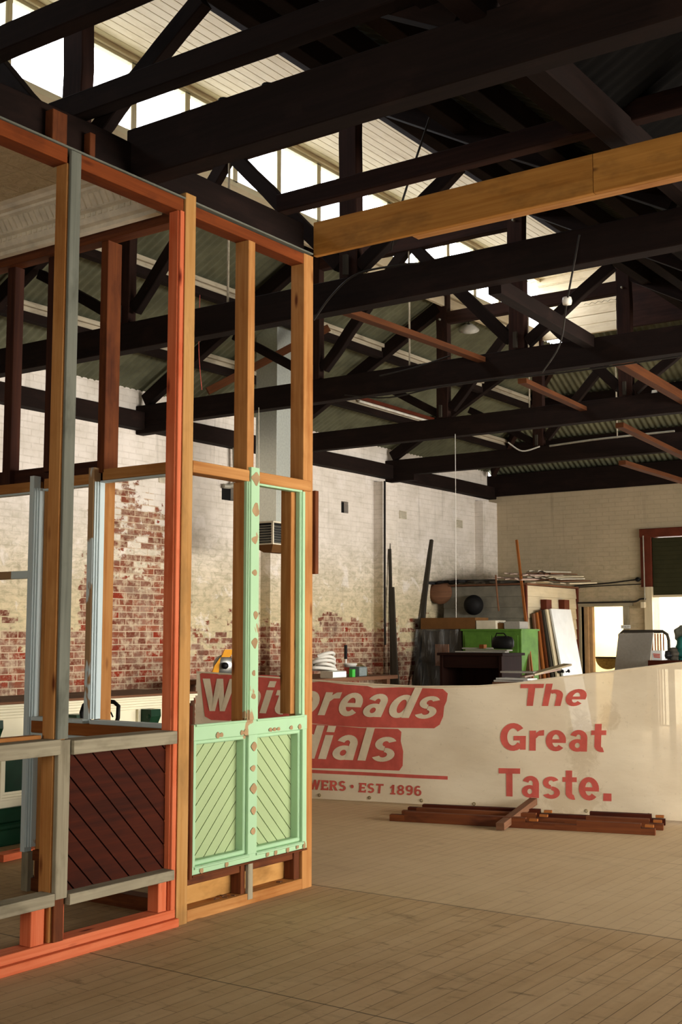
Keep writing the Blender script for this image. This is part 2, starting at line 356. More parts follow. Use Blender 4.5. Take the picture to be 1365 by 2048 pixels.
def struct(mb, name, mat, parent=None):
    o = mb.build(name, mat, parent, (0, 0, 0)); 
    if parent is None: o['kind'] = 'structure'
    return o
def clip(poly, a, b, c):      # keep a*u+b*v<=c
    out = []
    for i in range(len(poly)):
        p, q = poly[i], poly[(i + 1) % len(poly)]; fp, fq = a*p[0] + b*p[1] - c, a*q[0] + b*q[1] - c
        if fp <= 0: out.append(p)
        if fp * fq < 0: t = fp / (fp - fq); out.append((p[0] + (q[0] - p[0]) * t, p[1] + (q[1] - p[1]) * t))
    return out
def diag_panel(mb, put, nrm, u0, u1, v0, v1, pitch, sgn, th=.018, gap=.004):
    """V-jointed boards at 45 degrees filling a rectangle"""
    r = 1 / math.sqrt(2); lo = min(r * (u + sgn * v) for u in (u0, u1) for v in (v0, v1)); hi = max(r * (u + sgn * v) for u in (u0, u1) for v in (v0, v1)); k = lo - random.random() * pitch
    while k < hi:
        p = [(u0, v0), (u1, v0), (u1, v1), (u0, v1)]; p = clip(p, r, sgn * r, k + pitch - gap); p = clip(p, -r, -sgn * r, -(k + gap)) if p else p
        if p and len(p) > 2:
            mb.prism([put(*q) for q in p], tuple(c * th for c in nrm))
        k += pitch
    P = [put(u0, v0), put(u1, v0), put(u1, v1), put(u0, v1)]; mb.prism(P, tuple(c * th * .35 for c in nrm))

# ================================================================== THE SETTING
XL, XR, XV, YF, YN, ZW = -10.5, 5.5, -2.5, 19.75, -4.0, 4.15
ROOF0, PIT = 4.55, .53
def zl(x): return ROOF0 + PIT * (x - XL)
def hole_wall(mb, axis, a0, a1, z0, z1, p0, p1, holes):
    """wall from a0..a1 with rectangular openings (b0,b1,c0,c1)"""
    cuts = sorted({a0, a1, *[q for hl in holes for q in hl[:2]]})
    for u, v in zip(cuts[:-1], cuts[1:]):
        zs = [(z0, z1)]
        for hl in holes:
            if hl[0] <= u + 1e-6 and hl[1] >= v - 1e-6:
                nz = []
                for a, b in zs:
                    if hl[2] > a: nz.append((a, min(b, hl[2])))
                    if hl[3] < b: nz.append((max(a, hl[3]), b))
                zs = nz
        for a, b in zs:
            if b - a > .001: mb.box(u, v, p0, p1, a, b, 0) if axis == 0 else mb.box(p0, p1, u, v, a, b, 0)
fl = MB(); fl.add([(XL - .3, YN, 0), (XR + .3, YN, 0), (XR + .3, YF + 3.5, 0), (XL - .3, YF + 3.5, 0)], [[0, 1, 2, 3]])
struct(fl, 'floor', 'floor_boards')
w = MB(); hole_wall(w, 1, YN, YF, 0, ZW + .5, XL - .3, XL, [(14.93, 15.12, 3.48, 3.66), (12.12, 12.40, 3.42, 3.62)])
wl = struct(w, 'wall_left', 'brick_left')
for a, b in ((12.97, 13.37), (15.84, 16.28), (19.2, 19.75)):
    m = MB(); m.box(XL, XL + .17, a, b, 0, ZW - (.05 if b < 16 else .1), 0); struct(m, 'brick_pier', 'brick_left', wl)
m = MB(); m.box(XL - .12, XL - .08, 14.9, 15.15, 3.45, 3.7, 0); struct(m, 'hole_dark', 'black', wl)  # black sheet stands in for the darkness inside the hole
m = MB(); m.box(XL - .12, XL - .08, 12.1, 12.42, 3.4, 3.64, 0); struct(m, 'hole_dark', 'black', wl)  # another black sheet in place of the hole's own shade
w = MB(); hole_wall(w, 0, XL, XR, 0, ZW + .02, YF, YF + .3, [(-8.68, -7.90, 0, 2.1), (-7.36, -4.9, 0, 3.27)])
wf = struct(w, 'wall_far', 'brick_far')
m = MB(); m.box(XL, XR, YF - .06, YF + .3, ZW + .02, ZW + .42, .01, .004, 12); struct(m, 'wall_plate', 'truss_wood', wf)
w = MB(); hole_wall(w, 1, YN, YF, 0, ZW + .5, XR, XR + .3, [])
struct(w, 'wall_right', 'brick_far')
w = MB(); hole_wall(w, 0, XL, XR, 0, ZW + 2.6, YN - .3, YN, [])
struct(w, 'wall_near', 'brick_far')
for i, (a, b) in enumerate(((2.1, 5.9), (6.1, 9.4), (9.6, 13.0), (13.2, 16.9))):      # windows of the right wall (out of frame)
    fr = MB(); fr.box(XR - .05, XR + .02, a - .06, b + .06, 1.04, 1.1); fr.box(XR - .05, XR + .02, a - .06, b + .06, 3.1, 3.16); fr.box(XR - .05, XR + .02, a - .06, a, 1.1, 3.1); fr.box(XR - .05, XR + .02, b, b + .06, 1.1, 3.1)
    struct(fr, 'window_%d' % (i + 20), 'cream_paint')
# toilet passage beyond the far door, and the yard beyond the roller door
m = MB(); m.box(-9.6, -9.5, YF + .3, YF + 3, 0, 2.7, 0); m.box(-7.6, -7.5, YF + .3, YF + 3, 0, 2.7, 0); m.box(-9.6, -7.5, YF + 2.2, YF + 2.3, 0, 2.7, 0); m.box(-8.35, -8.25, YF + 1.5, YF + 2.3, 0, 2.7, 0)
m.box(-9.6, -7.5, YF + .3, YF + 2.3, 2.7, 2.75, 0); struct(m, 'wall_passage', 'cream_room')
lp = bpy.data.lights.new('passage_lamp', 'POINT'); lp.energy = 130; lp.shadow_soft_size = .2; lp.color = (1, .96, .86); lo = bpy.data.objects.new('passage_lamp', lp); COL.objects.link(lo); lo.location = (-8.9, YF + 1.1, 2.3)
m = MB(); m.add([(-7.5, YF + .3, -.02), (20, YF + .3, -.02), (20, YF + 40, -.02), (-7.5, YF + 40, -.02)], [[0, 1, 2, 3]]); struct(m, 'trim_yard', 'concrete')
# door frame and roller door
d = MB(); d.box(-8.76, -8.68, YF - .03, YF + .2, 0, 2.16); d.box(-7.9, -7.79, YF - .03, YF + .1, 0, 2.2); d.box(-8.76, -7.72, YF - .04, YF + .1, 2.1, 2.18, .005, .004, 4); d1 = struct(d, 'door_1', 'grey_wood')
m = MB(); m.box(-8.66, -8.58, YF + .05, YF + .22, 0, 2.1); m.box(-8.58, -8.52, YF + .1, YF + .2, 0, 2.1); struct(m, 'door_jamb', 'bare_wood', d1)
d = MB(); d.box(-7.55, -7.36, YF - .05, YF + .25, 2.42, 3.4); d.box(-7.55, -4.8, YF - .08, YF + .25, 3.27, 3.42, .01, .004, 5); d2 = struct(d, 'door_2', 'red_brown')
m = MB(); m.box(-7.5, -7.36, YF - .06, YF + .2, 0, 2.42); struct(m, 'door_jamb', 'cream_board', d2)
m = MB()
for k in range(13): m.box(-7.36, -4.9, YF + .02, YF + .045, 2.27 + k * .076, 2.27 + k * .076 + .076, .003)
struct(m, 'roller_curtain', 'shutter', d2)
m = MB(); m.box(-7.36, -4.9, YF, YF + .05, 2.24, 2.28); struct(m, 'bottom_rail', 'cream_board', d2)
m = MB(); m.tube([(-7.48, YF - .08, 3.3), (-7.48, YF - .08, 2.2)], .012, 6); struct(m, 'door_track', 'dull_pipe', d2)
m = MB(); m.box(-7.535, -7.465, YF - .14, YF - .06, 2.06, 2.16); struct(m, 'switch_box', 'cream_board', d2)

# ---------------- roof: corrugated iron over two gables with a lantern (monitor) along the first
def corr(mb, axis, a0, a1, rng, zf, pitch=.10, amp=.013):
    """corrugated sheet: profile runs along `axis` from a0 to a1, ribs span rng(a)"""
    n = int((a1 - a0) / pitch * 6); prev = None; b = len(mb.v); k = 0
    for i in range(n + 1):
        a = a0 + (a1 - a0) * i / n; lo, hi = rng(a)
        if hi - lo < .02: prev = None; continue
        dz = amp * math.sin(2 * math.pi * (a - a0) / pitch)
        for q in (lo, hi):
            x, y = (q, a) if axis == 1 else (a, q); mb.v.append(Vector((x, y, zf(x, y) + dz)))
        cur = len(mb.v) - 2
        if prev is not None: mb.f.append([prev, cur, cur + 1, prev + 1]); mb.uv.append([(0, a), (0, a), (1, a), (1, a)]); mb.sm.append(True)
        prev = cur
XM0, XM1 = -7.75, -5.25; YE = 16.25
m = MB(); corr(m, 1, YN, YF, lambda y: (XL - .3, min(XM0, XL + (YF - y)) if y > YE else XM0), lambda x, y: zl(x) + .1)
ceil = struct(m, 'ceiling', 'iron')
m = MB(); corr(m, 1, YN, YF, lambda y: (max(XM1, XV - (YF - y)) if y > YE else XM1, XV), lambda x, y: ROOF0 + .1 + PIT * (XV - x)); struct(m, 'roof_sheet', 'iron_part_shaded', ceil)
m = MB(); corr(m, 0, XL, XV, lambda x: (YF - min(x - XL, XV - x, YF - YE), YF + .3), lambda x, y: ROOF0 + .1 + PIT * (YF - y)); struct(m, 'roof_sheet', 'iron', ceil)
m = MB(); corr(m, 1, YN, YF + .3, lambda y: (XV, 1.5), lambda x, y: ROOF0 + .1 + PIT * (x - XV)); struct(m, 'roof_sheet', 'iron_shaded', ceil)
m = MB(); corr(m, 1, YN, YF + .3, lambda y: (1.5, XR + .3), lambda x, y: ROOF0 + .1 + PIT * (XR - x)); struct(m, 'roof_sheet', 'iron_shaded', ceil)
m = MB(); m.add([(XV, YF + .05, 4.1), (XR, YF + .05, 4.1), (XR, YF + .05, 4.7), (1.5, YF + .05, 6.9), (XV, YF + .05, 4.7)], [[0, 1, 2, 3, 4]]); struct(m, 'gable_lining', 'iron_shaded', ceil)
# purlins and fascia
for x in (-9.68, -8.74):
    m = MB(); y1 = YF - (x - XL) - .05; m.box(x - .05, x + .03, YN, y1, zl(x) - .03, zl(x) + .05, .004, .004, 14); struct(m, 'purlin', 'pale_purlin', ceil)
    m = MB(); m.box(x + .04, x + .075, YN, y1, zl(x) + .02, zl(x) + .07, .003); struct(m, 'batten', 'pale_purlin', ceil)
    m = MB(); m.box(x - .06, x + .05, YN, y1, zl(x) - .12, zl(x) - .035, .004); struct(m, 'purlin', 'truss_wood', ceil)
for x in (-4.95, -4.2, -3.4, -2.75, -1.7, -.7, .3, 1.3):
    m = MB(); z = ROOF0 + PIT * ((XV - x) if x < XV else (x - XV)); m.box(x - .06, x + .06, YN, YF - (XV - x if x < XV else 0) - .1, z - .1, z + .06, .004); struct(m, 'purlin', 'truss_wood', ceil)
for y in (19.0, 18.0, 17.1):
    m = MB(); q = YF - y; m.box(XL + q, XV - q, y - .05, y + .05, ROOF0 + PIT * q - .09, ROOF0 + PIT * q + .06); struct(m, 'purlin', 'truss_wood', ceil)
m = MB(); m.box(XL - .1, XL + .16, YN, YF, ZW - .02, ZW + .2, .01, .006, 16); struct(m, 'wall_plate', 'truss_wood', ceil)
m = MB(); m.box(XV - .06, XV + .06, YN, YF, 4.42, 4.60, .01); struct(m, 'valley_beam', 'truss_wood', ceil)
# lantern: lining boards, end wall, right half with its shade put into dark materials
LZ = 7.0
for k in range(13):
    w_ = (7.75 - 6.47) / 13
    if k == 0: lin = MB()
    x0 = XM0 + .04 + k * w_; lin.box(x0, x0 + w_ - .003, YN, YE, LZ, LZ + .015, .003)
lin.add([(XM0, YN, LZ + .016), (-6.45, YN, LZ + .016), (-6.45, YE, LZ + .016), (XM0, YE, LZ + .016)], [[0, 1, 2, 3]])
struct(lin, 'lantern_lining', 'lining', ceil)
m = MB(); m.box(-6.47, -6.36, YN, YE, LZ - .1, LZ + .1); struct(m, 'ridge_beam', 'truss_wood', ceil)
m = MB(); m.box(-6.30, -6.27, YN, YE, LZ - .02, LZ); struct(m, 'batten', 'pale_purlin', ceil)
m = MB(); corr(m, 1, YN, YE, lambda y: (-6.47, XM1 + .1), lambda x, y: LZ + .1 - .3 * (x + 6.47)); struct(m, 'roof_sheet', 'iron_shaded', ceil)
m = MB(); m.box(XM1, XM1 + .04, YN, YE, 5.95, 6.85); struct(m, 'lantern_side', 'truss_wood', ceil)
m = MB()
for k in range(7): m.box(XM0, -6.5, YE + .0 + (k % 2) * .006, YE + .05, 6.05 + k * .14, 6.186 + k * .14, .006)
m.box(XM0, -6.5, YE - .03, YE, 6.9, 7.0); struct(m, 'lantern_end', 'lining', ceil); m = MB(); m.box(-6.49, XM1, YE, YE + .05, 6.05, 7.05, .005); struct(m, 'lantern_end', 'truss_face', ceil)
m = MB(); corr(m, 1, YN, YE + .2, lambda y: (-7.93, -6.4), lambda x, y: LZ + .04 + .08 * (x + 7.75), .1, .02); struct(m, 'eave_sheet', 'galv_light', ceil)
# lantern windows
y = 1.743; ys = []
while y < 16.3: ys.append(y); y += .7325
for i, y in enumerate(ys[:-1]):
    y1 = ys[i + 1]; m = MB()
    for (a, b, c, d_) in ((y, y + .045, 6.25, 6.94), (y1 - .03, y1, 6.25, 6.94)): m.box(XM0 - .03, XM0 + .03, a, b, c, d_)
    m.box(XM0 - .03, XM0 + .03, y, y1, 6.20, 6.27); m.box(XM0 - .03, XM0 + .03, y, y1, 6.92, 6.97)
    o = struct(m, 'window_%d' % (i + 1), 'cream_paint')
    g = MB(); g.add([(XM0, y + .04, 6.27), (XM0, y1 - .03, 6.27), (XM0, y1 - .03, 6.92), (XM0, y + .04, 6.92)], [[0, 1, 2, 3]]); struct(g, 'pane', 'glass', o)
m = MB(); m.box(XM0 - .02, XM0 + .05, YN, YE, 6.08, 6.2); m.box(XM0 - .02, XM0 + .03, YN, YE, 5.93, 6.06); struct(m, 'trim_1', 'lining')
m = MB(); m.box(XM0 + .0, XM0 + .06, YN, YE, 6.955, 7.0); struct(m, 'trim_2', 'lining')
m = MB(); m.box(XM0 - .04, XM0 + .05, YN, 1.74, 6.2, 6.97); struct(m, 'trim_3', 'lining')

# ================================================================== TRUSSES
def truss(y, label, x0=XL, yoff=0, skip=()):
    t = empty('roof_truss', (-6.5, y, 4.17), label, 'roof truss')
    T = .12
    def bar(n, p0, p1, h_, mat='truss_wood', th=T, jit=.005):
        m = MB(); m.timber((p0[0], y + yoff, p0[1]), (p1[0], y + yoff, p1[1]), th, h_, (0, 0, 1) if abs(p0[0] - p1[0]) > .01 else (1, 0, 0), .006, 6, jit); return m.build(n, mat, t)
    bar('bottom_chord', (x0, 4.31), (XR - .1, 4.27), .255 if y > 5 else .30, 'truss_wood', .14)
    for x in (XM0 - .02, XM1): bar('queen_post', (x, 4.4), (x, 6.15), .17, 'truss_face', .10)
    bar('principal_rafter', (XL + .1, 4.50), (XM0 - .08, 5.93), .17, th=.10); bar('principal_rafter', (XV - .1, 4.50), (XM1 + .08, 5.93), .17, th=.10)
    bar('straining_beam', (XM0 + .07, 5.77), (XM1 - .07, 5.77), .16, 'truss_face', .1)
    bar('strut', (XM0 - .1, 4.5), (-8.95, 5.12), .10, th=.08); bar('strut', (XM1 + .1, 4.5), (-4.25, 5.12), .11, th=.08)
    bar('strut', (XM0 + .1, 4.55), (-6.56, 5.72), .12, th=.08); bar('strut', (XM1 - .1, 4.55), (-6.47, 5.72), .12, th=.08)
    m = MB(); m.tube([(-6.52, y - .02, 5.75), (-6.52, y - .02, 4.36)], .011, 6); m.build('tie_rod', 'pale_purlin', t)
    for x in (XM0 - .03, XM1):
        b = MB(); b.box(x - .02, x + .02, y - T/2 - .03, y - T/2, 4.44, 4.6, .002); b.build('iron_strap', 'plank_dark', t)
        b = MB(); b.lathe([(0, 0), (.014, 0), (.014, .03), (0, .03)], (x, y - .09, 5.75), (0, 1, 0), 8); b.build('bolt', 'dull_pipe', t)
    # second gable
    bar('principal_rafter', (XV + .1, 4.5), (1.5, 6.5), .16, th=.1); bar('principal_rafter', (XR - .1, 4.5), (1.5, 6.5), .16, th=.1)
    c = MB(); c.box(XL, XL + .55, y - .07, y + .07, 4.08, 4.19, .01); c.build('corbel', 'truss_wood', t)
    return t
truss(4.7, 'dark bolted roof truss nearest the viewer, its chord crossing above the timber frame', x0=-4.75)
truss(7.6, 'dark roof truss just beyond the pale pine beam')
truss(10.55, 'dark roof truss second beyond the pale pine beam, cables along its chord')
truss(13.4, 'brown roof truss above the long banner, third beyond the pine beam')
truss(16.25, 'brown roof truss farthest from the viewer, at the lantern end wall')
# rafters of the hip end
for i, (p, q, lb) in enumerate((((XL + .2, YF - .2, 4.6), (XM0, 17.0, 6.0), 'dark hip rafter rising from the far left corner of the room'), ((XM0, 17.0, 6.0), (XM1, 17.0, 6.0), 'brown beam across the hip end behind the farthest truss'), ((XV - .2, YF - .2, 4.6), (XM1, 17.0, 6.0), 'brown hip rafter descending right beyond the farthest truss'))):
    m = MB(); m.timber(p, q, .08, .16, (0, 0, 1), .005, 4, .004); tag(m.build('hip_rafter' if i != 1 else 'hip_beam', 'truss_face'), lb, 'rafter')
# long dark beam above the timber frame and the joists lying on it
m = MB(); m.box(-4.90, -4.72, YN, 6.27, 4.16, 4.385, .01, .006, 16); tag(m.build('long_beam', 'truss_wood'), 'long dark beam running over the top of the timber frame', 'beam')
for i, (yy, z0, lb, xe) in enumerate(((3.80, 4.655, 'dark joist crossing the top left corner of the view', -6.8), (4.60, 4.69, 'dark joist just above the nearest truss chord', -5.33))):
    m = MB(); m.box(xe, 1.5, yy - .05, yy + .05, z0 - .08, z0 + .06, .006, .005, 12); tag(m.build('joist', 'truss_wood'), lb, 'joist')
a = at(562, 405, y=6.45); m = MB(); m.box(a.x, 2.0, 6.40, 6.50, a.z - .09, a.z + .04, .006, .005, 10); tag(m.build('joist', 'truss_face'), 'dark joist lying just behind and above the pale pine beam', 'joist')
for x_, lb in ((-4.05, 'small black knob on the nearest truss chord, left of two'), (-3.75, 'small black knob on the nearest truss chord, right of two')):
    m = MB(); m.lathe([(.0, 0), (.02, 0), (.02, .03), (.035, .035), (.03, .05), (0, .06)], (x_, 4.66, 4.42), seg=10); tag(m.build('insulator', 'black'), lb, 'insulator')
# pale pine beam
pb = empty('pine_beam', (-3.0, 6.33, 4.1), 'pale new pine beam crossing from the frame corner to the right edge', 'beam')
ptop, pbot = at(612, 449, y=6.30).z, at(612, 516, y=6.30).z; xj = at(1188, 400, y=6.30).x
for a, b in ((-4.66, xj - .002), (xj + .002, 2.0)):
    m = MB(); m.box(a, b, 6.30, 6.34, pbot, ptop, .003); m.build('board', 'pine', pb)
m = MB(); m.box(-3.9, 2.0, 6.34, 6.42, pbot, pbot + .05, .003); m.build('backing_board', 'stud_orange', pb)
# longitudinal planks laid through the trusses
def plank(p, q, w_, t_, mat, name, lb, cat='plank', up=(0, 0, 1)):
    m = MB(); m.timber(p, q, w_, t_, up, .003, 3, .002); return tag(m.build(name, mat), lb, cat)
plank(at(692, 622, y=7.68), at(965, 720, y=10.5), .09, .05, 'brace_wood', 'brace_plank', 'red brown brace plank running between the second and third truss chords')
plank(at(1045, 762, y=10.62), at(1168, 818, y=13.35), .09, .05, 'brace_wood', 'brace_plank', 'red brown brace plank between the third and fourth truss chords')
plank(at(990, 572, y=7.68), at(1180, 684, y=10.5), .10, .12, 'truss_wood', 'brace_timber', 'thick dark brace timber crossing in front of the lantern, right of centre')
plank(at(1185, 690, y=10.62), at(1372, 800, y=13.35), .10, .10, 'brace_wood', 'brace_timber', 'orange brown brace timber at the right edge below the second chord')
plank(at(1240, 850, y=13.5), at(1372, 915, y=16.2), .10, .06, 'brace_wood', 'brace_plank', 'red brown brace plank at the right edge near the farthest truss')
plank(at(1245, 925, y=15.0), at(1375, 965, y=17.2), .10, .06, 'brace_wood', 'brace_plank', 'red brown brace plank at the right edge just above the far wall')
plank((-9.2, 10.35, 4.45), (-8.35, 11.6, 5.35), .05, .09, 'brace_wood', 'brace_plank', 'short brown brace standing beside the tall metal duct')
# fluorescent tube, enamel lamp
f0, f1 = at(718, 802, x=-9.6), at(876, 848, x=-9.6)
t = empty('fluorescent_light', f0, 'long fluorescent tube fixed along the left roof slope', 'light fitting')
m = MB(); m.timber(f0 + Vector((0, 0, .05)), f1 + Vector((0, 0, .05)), .06, .05); m.build('batten', 'red_brown', t)
m = MB(); m.tube([f0, f1], .02, 8); m.build('tube', 'porcelain', t)
c = at(938, 660, y=14.4); t = empty('pendant_shade', c, 'pale enamel lamp shade tucked under the left roof slope', 'lamp')
m = MB(); m.lathe([(.02, .09), (.05, .085), (.10, .05), (.15, 0), (.145, 0), (.09, .045), (.02, .075)], c, (.3, -.5, .8), 20); m.build('lamp_shade', 'porcelain', t)
m = MB(); m.tube([c + Vector((.02, -.03, .09)), c + Vector((.05, -.1, .3)), (c.x, c.y, zl(c.x) + .05)], .008, 6); m.build('cord', 'cable', t)
# porcelain knobs and wires
for px, py, yy, lb in ((1135, 602, 7.5, 'small white porcelain knob hanging on a wire near the lantern'), (1310, 785, 13.37, 'small white fitting on top of the fourth chord at right'), (1312, 888, 16.16, 'small white junction box on the farthest chord at right')):
    c = at(px, py, y=yy); m = MB(); m.lathe([(0, -.03), (.03, -.025), (.035, 0), (.03, .025), (0, .03)], c, (0, 0, 1), 12); tag(m.build('light_fitting', 'porcelain'), lb, 'light fitting')
def wire(pts, r, mat, name, lb, cat='wire'):
    m = MB(); P = [Vector(p) for p in pts]; Q = []
    for i in range(len(P) - 1):
        a = P[max(i - 1, 0)]; b = P[i]; c = P[i + 1]; d_ = P[min(i + 2, len(P) - 1)]
        for k in range(6):
            t = k / 6; Q.append(.5 * ((2 * b) + (c - a) * t + (2 * a - 5 * b + 4 * c - d_) * t * t + (3 * b - a - 3 * c + d_) * t ** 3))
    Q.append(P[-1]); m.tube(Q, r, 6); return tag(m.build(name, mat), lb, cat)
wire([at(860, 235, y=7.0), at(800, 420, y=7.0), at(783, 500, y=7.4)], .008, 'cable', 'hanging_rod', 'thin dark rod slanting across the lantern lining', 'rod')
wire([at(1160, 470, y=7.5), at(1135, 602, y=7.5), at(1120, 690, y=8.6), at(1085, 745, y=10.4)], .007, 'cable', 'electric_cable', 'dark cable looping down from the second chord through the knob')
wire([at(628, 640, y=7.45), at(665, 590, y=7.45), at(715, 548, y=7.45), at(800, 530, y=7.45), at(840, 527, y=7.5)], .008, 'cable', 'electric_cable', 'black cable looping along the second chord beside the frame corner')
wire([at(760, 752, y=10.4), at(830, 735, y=10.4), at(900, 712, y=10.4)], .008, 'cable', 'electric_cable', 'cable rising off the top of the third chord')
wire([at(690, 790, y=10.4), at(780, 795, y=10.4), at(900, 770, y=10.4), at(1130, 745, y=10.4), at(1365, 712, y=10.4)], .008, 'cable', 'electric_cable', 'cable clipped along the underside of the third chord')
wire([at(1017, 885, y=16.16), at(1045, 902, y=16.16), at(1080, 893, y=16.16)], .012, 'white_plastic', 'electric_cable', 'white looped cable hanging on the farthest chord')
wire([at(1100, 892, y=16.0), at(1200, 878, y=16.0), at(1350, 862, y=16.0)], .015, 'dull_pipe', 'conduit_pipe', 'pale conduit running across below the far roof slope', 'pipe')
wire([at(911, 868, y=13.32), at(912, 1000, y=13.32), at(913, 1235, y=13.32)], .004, 'white_plastic', 'pull_cord', 'thin pale cord hanging from the fourth chord in mid room', 'cord')
wire([at(400, 590, y=9.5), at(398, 700, y=9.5), at(404, 780, y=9.5)], .004, 'red_paint', 'string', 'thin red string hanging behind the tan corner stud', 'string')
wire([at(518, 815, y=10.46), at(518, 1000, y=10.46), at(517, 1078, y=10.46)], .004, 'card_pale', 'pull_cord', 'pale pull cord hanging in front of the metal duct', 'cord')
# duct and outlet
c0 = at(555, 700, y=11.3); dx0 = at(513, 700, y=11.3).x; y1 = at(592, 700, x=c0.x).y; zb = at(555, 1045, y=11.3).z
t = empty('ventilation_duct', (c0.x - .2, 11.4, zb - .3), 'tall galvanised duct dropping from the roof to a louvred outlet', 'duct')
m = MB(); m.box(dx0, c0.x, 11.3, y1, zb, 5.75, .004); m.build('duct_shaft', 'galv_light', t)
zz1, zz0 = at(555, 1045, y=11.25).z, at(555, 1086, y=11.25).z; xa, xb, ya, yb = at(500, 1060, y=11.2).x, c0.x + .03, 11.2, y1 + .06
m = MB()
for (a, b, c_, d_) in ((xa, xa + .03, ya, ya + .02), (xb - .03, xb, ya, ya + .02), (xb - .02, xb, yb - .03, yb), (xa, xa + .02, yb - .03, yb)): m.box(a, b, c_, d_, zz0, zz1)
m.box(xa, xb, ya, yb, zz1, zz1 + .02); m.box(xa, xb, ya, yb, zz0 - .015, zz0); m.build('outlet_frame', 'card_pale', t)
m = MB()
for k in range(7):
    z = zz0 + .02 + k * (zz1 - zz0 - .03) / 7; m.timber((xa + .03, ya + .02, z), (xb - .03, ya + .02, z), .04, .008, (0, .6, .8)); m.timber((xb - .02, ya + .03, z), (xb - .02, yb - .03, z), .04, .008, (.6, 0, .8))
m.build('louvre', 'steel', t)
m = MB(); m.box(xa + .05, xb - .05, ya + .05, yb - .05, zz0, zz1, 0); m.build('outlet_core', 'black', t)
m = MB(); k = .12; z2 = zz0 - .1; P = [(xa, ya, zz0 - .01), (xb, ya, zz0 - .01), (xb, yb, zz0 - .01), (xa, yb, zz0 - .01), (xa + k, ya + k, z2), (xb - k, ya + k, z2), (xb - k, yb - k, z2), (xa + k, yb - k, z2)]
m.add(P, [[0, 1, 5, 4], [1, 2, 6, 5], [2, 3, 7, 6], [3, 0, 4, 7], [7, 6, 5, 4]]); m.build('flared_base', 'card', t)

# ================================================================== PRESSED METAL CEILING OVER THE BOOTH
t = empty('pressed_metal_ceiling', (-6.4, 3.0, 4.3), 'embossed cream pressed metal ceiling with cornice over the timber booth', 'ceiling panel')
m = MB(); m.box(-9.2, -4.93, .5, 5.08, 4.36, 4.375, 0); m.build('ceiling_sheet', 'pressed_metal', t)
prof = [(5.08, 4.13), (5.03, 4.13), (5.03, 4.155), (5.0, 4.165), (4.985, 4.195), (4.985, 4.225), (4.955, 4.235), (4.955, 4.25), (4.90, 4.30), (4.87, 4.315), (4.865, 4.33), (4.83, 4.335), (4.81, 4.35), (4.77, 4.36), (5.08, 4.36)]
m = MB(); m.prism([(-9.2, y, z) for y, z in prof], (4.30, 0, 0))
x = -9.15
while x < -4.95:
    m.box(x, x + .03, 4.978, 4.99, 4.198, 4.222, .004); 
    m.timber((x + .01, 4.952, 4.243), (x + .025, 4.892, 4.303), .034, .014, (0, 0, 1), .006); x += .05
m.build('cornice', 'cornice', t)

# ================================================================== TIMBER FRAME (front run along Y)
X0 = -4.65
tf = empty('stud_partition', (X0 - .05, 4.9, 0), 'tall unfinished timber wall frame with brown and mint green panelling', 'timber frame')
def part(name, mat, *b, parent=tf, c=.003, jit=0., seg=1, label=None):
    m = MB(); m.box(*b, c=c, jit=jit, seg=seg); o = m.build(name, mat, parent)
    if label: o['label'] = label
    return o
part('bottom_plate', 'stud_red', X0 - .10, X0 + .035, 1.0, 5.005, 0, .045); part('bottom_plate', 'stud_red', X0 - .10, X0 + .01, 1.0, 5.0, .046, .092)
part('bottom_plate', 'stud_orange', X0 - .12, X0 - .0, 5.11, 6.178, 0, .065)
part('top_plate', 'plate_wood_shaded', X0 - .11, X0 + .0, .5, 4.105, 4.07, 4.15); part('top_plate', 'plate_wood_shaded', X0 - .11, X0, 4.185, 5.0, 4.07, 4.15); part('top_plate', 'plate_wood_shaded', X0 - .11, X0 - .005, 5.10, 6.18, 4.07, 4.14)
part('plate_cap', 'grey_dark', X0 - .09, X0 + .01, .5, 6.27, 4.151, 4.162)
# studs
part('stud', 'stud_orange', X0 - .085, X0, 4.105, 4.185, .093, 4.07, label='orange stud behind the grey cover strip')
o = part('cover_strip', 'grey_dark', X0 + .001, X0 + .02, 4.115, 4.187, 1.08, 4.14); o['label'] = 'weathered grey cover strip'
part('cover_strip', 'grey_wood', X0 + .001, X0 + .03, 4.115, 4.195, .30, 1.075)
part('cover_strip', 'stud_brown', X0 + .001, X0 + .018, 4.12, 4.185, .093, .298)
part('block', 'stud_brown', X0 - .06, X0 + .0, 4.0, 4.1, 4.165, 4.33); part('block', 'stud_brown', X0 - .06, X0 - .01, 4.27, 4.31, 4.165, 4.30)  # orange stubs in a darker brown, shadow put into their colour
part('stud', 'stud_red', X0 - .075, X0 - .003, 4.958, 5.003, .093, 4.07, label='bright orange red corner stud with knots')
part('stud', 'stud_red', X0 - .045, X0 + .012, 4.965, 4.998, .0925, 4.069)
part('stud', 'stud_tan', X0 - .10, X0 + .012, 5.008, 5.098, 0, 4.19, label='tan corner stud rising above the top plate')
part('stud', 'stud_orange', X0 - .11, X0, 5.602, 5.668, 2.61, 4.07); part('stud', 'stud_orange', X0 - .11, X0 - .02, 5.602, 5.66, 1.08, 2.54)
part('stud', 'stud_orange', X0 - .11, X0, 6.18, 6.285, .0, 4.14); part('stud', 'stud_orange', X0 - .115, X0 - .03, 6.09, 6.175, 1.1, 2.54)
part('transom', 'stud_orange', X0 - .09, X0 + .012, 5.10, 5.612, 2.54, 2.61); part('transom', 'stud_orange', X0 - .09, X0 + .012, 5.672, 6.25, 2.54, 2.61)
part('packing_strip', 'stud_brown', X0 - .02, X0 + .02, 6.287, 6.325, 2.0, 2.55, label='red brown strip nailed to the end stud')
tz = at(392, 680, y=5.2).z
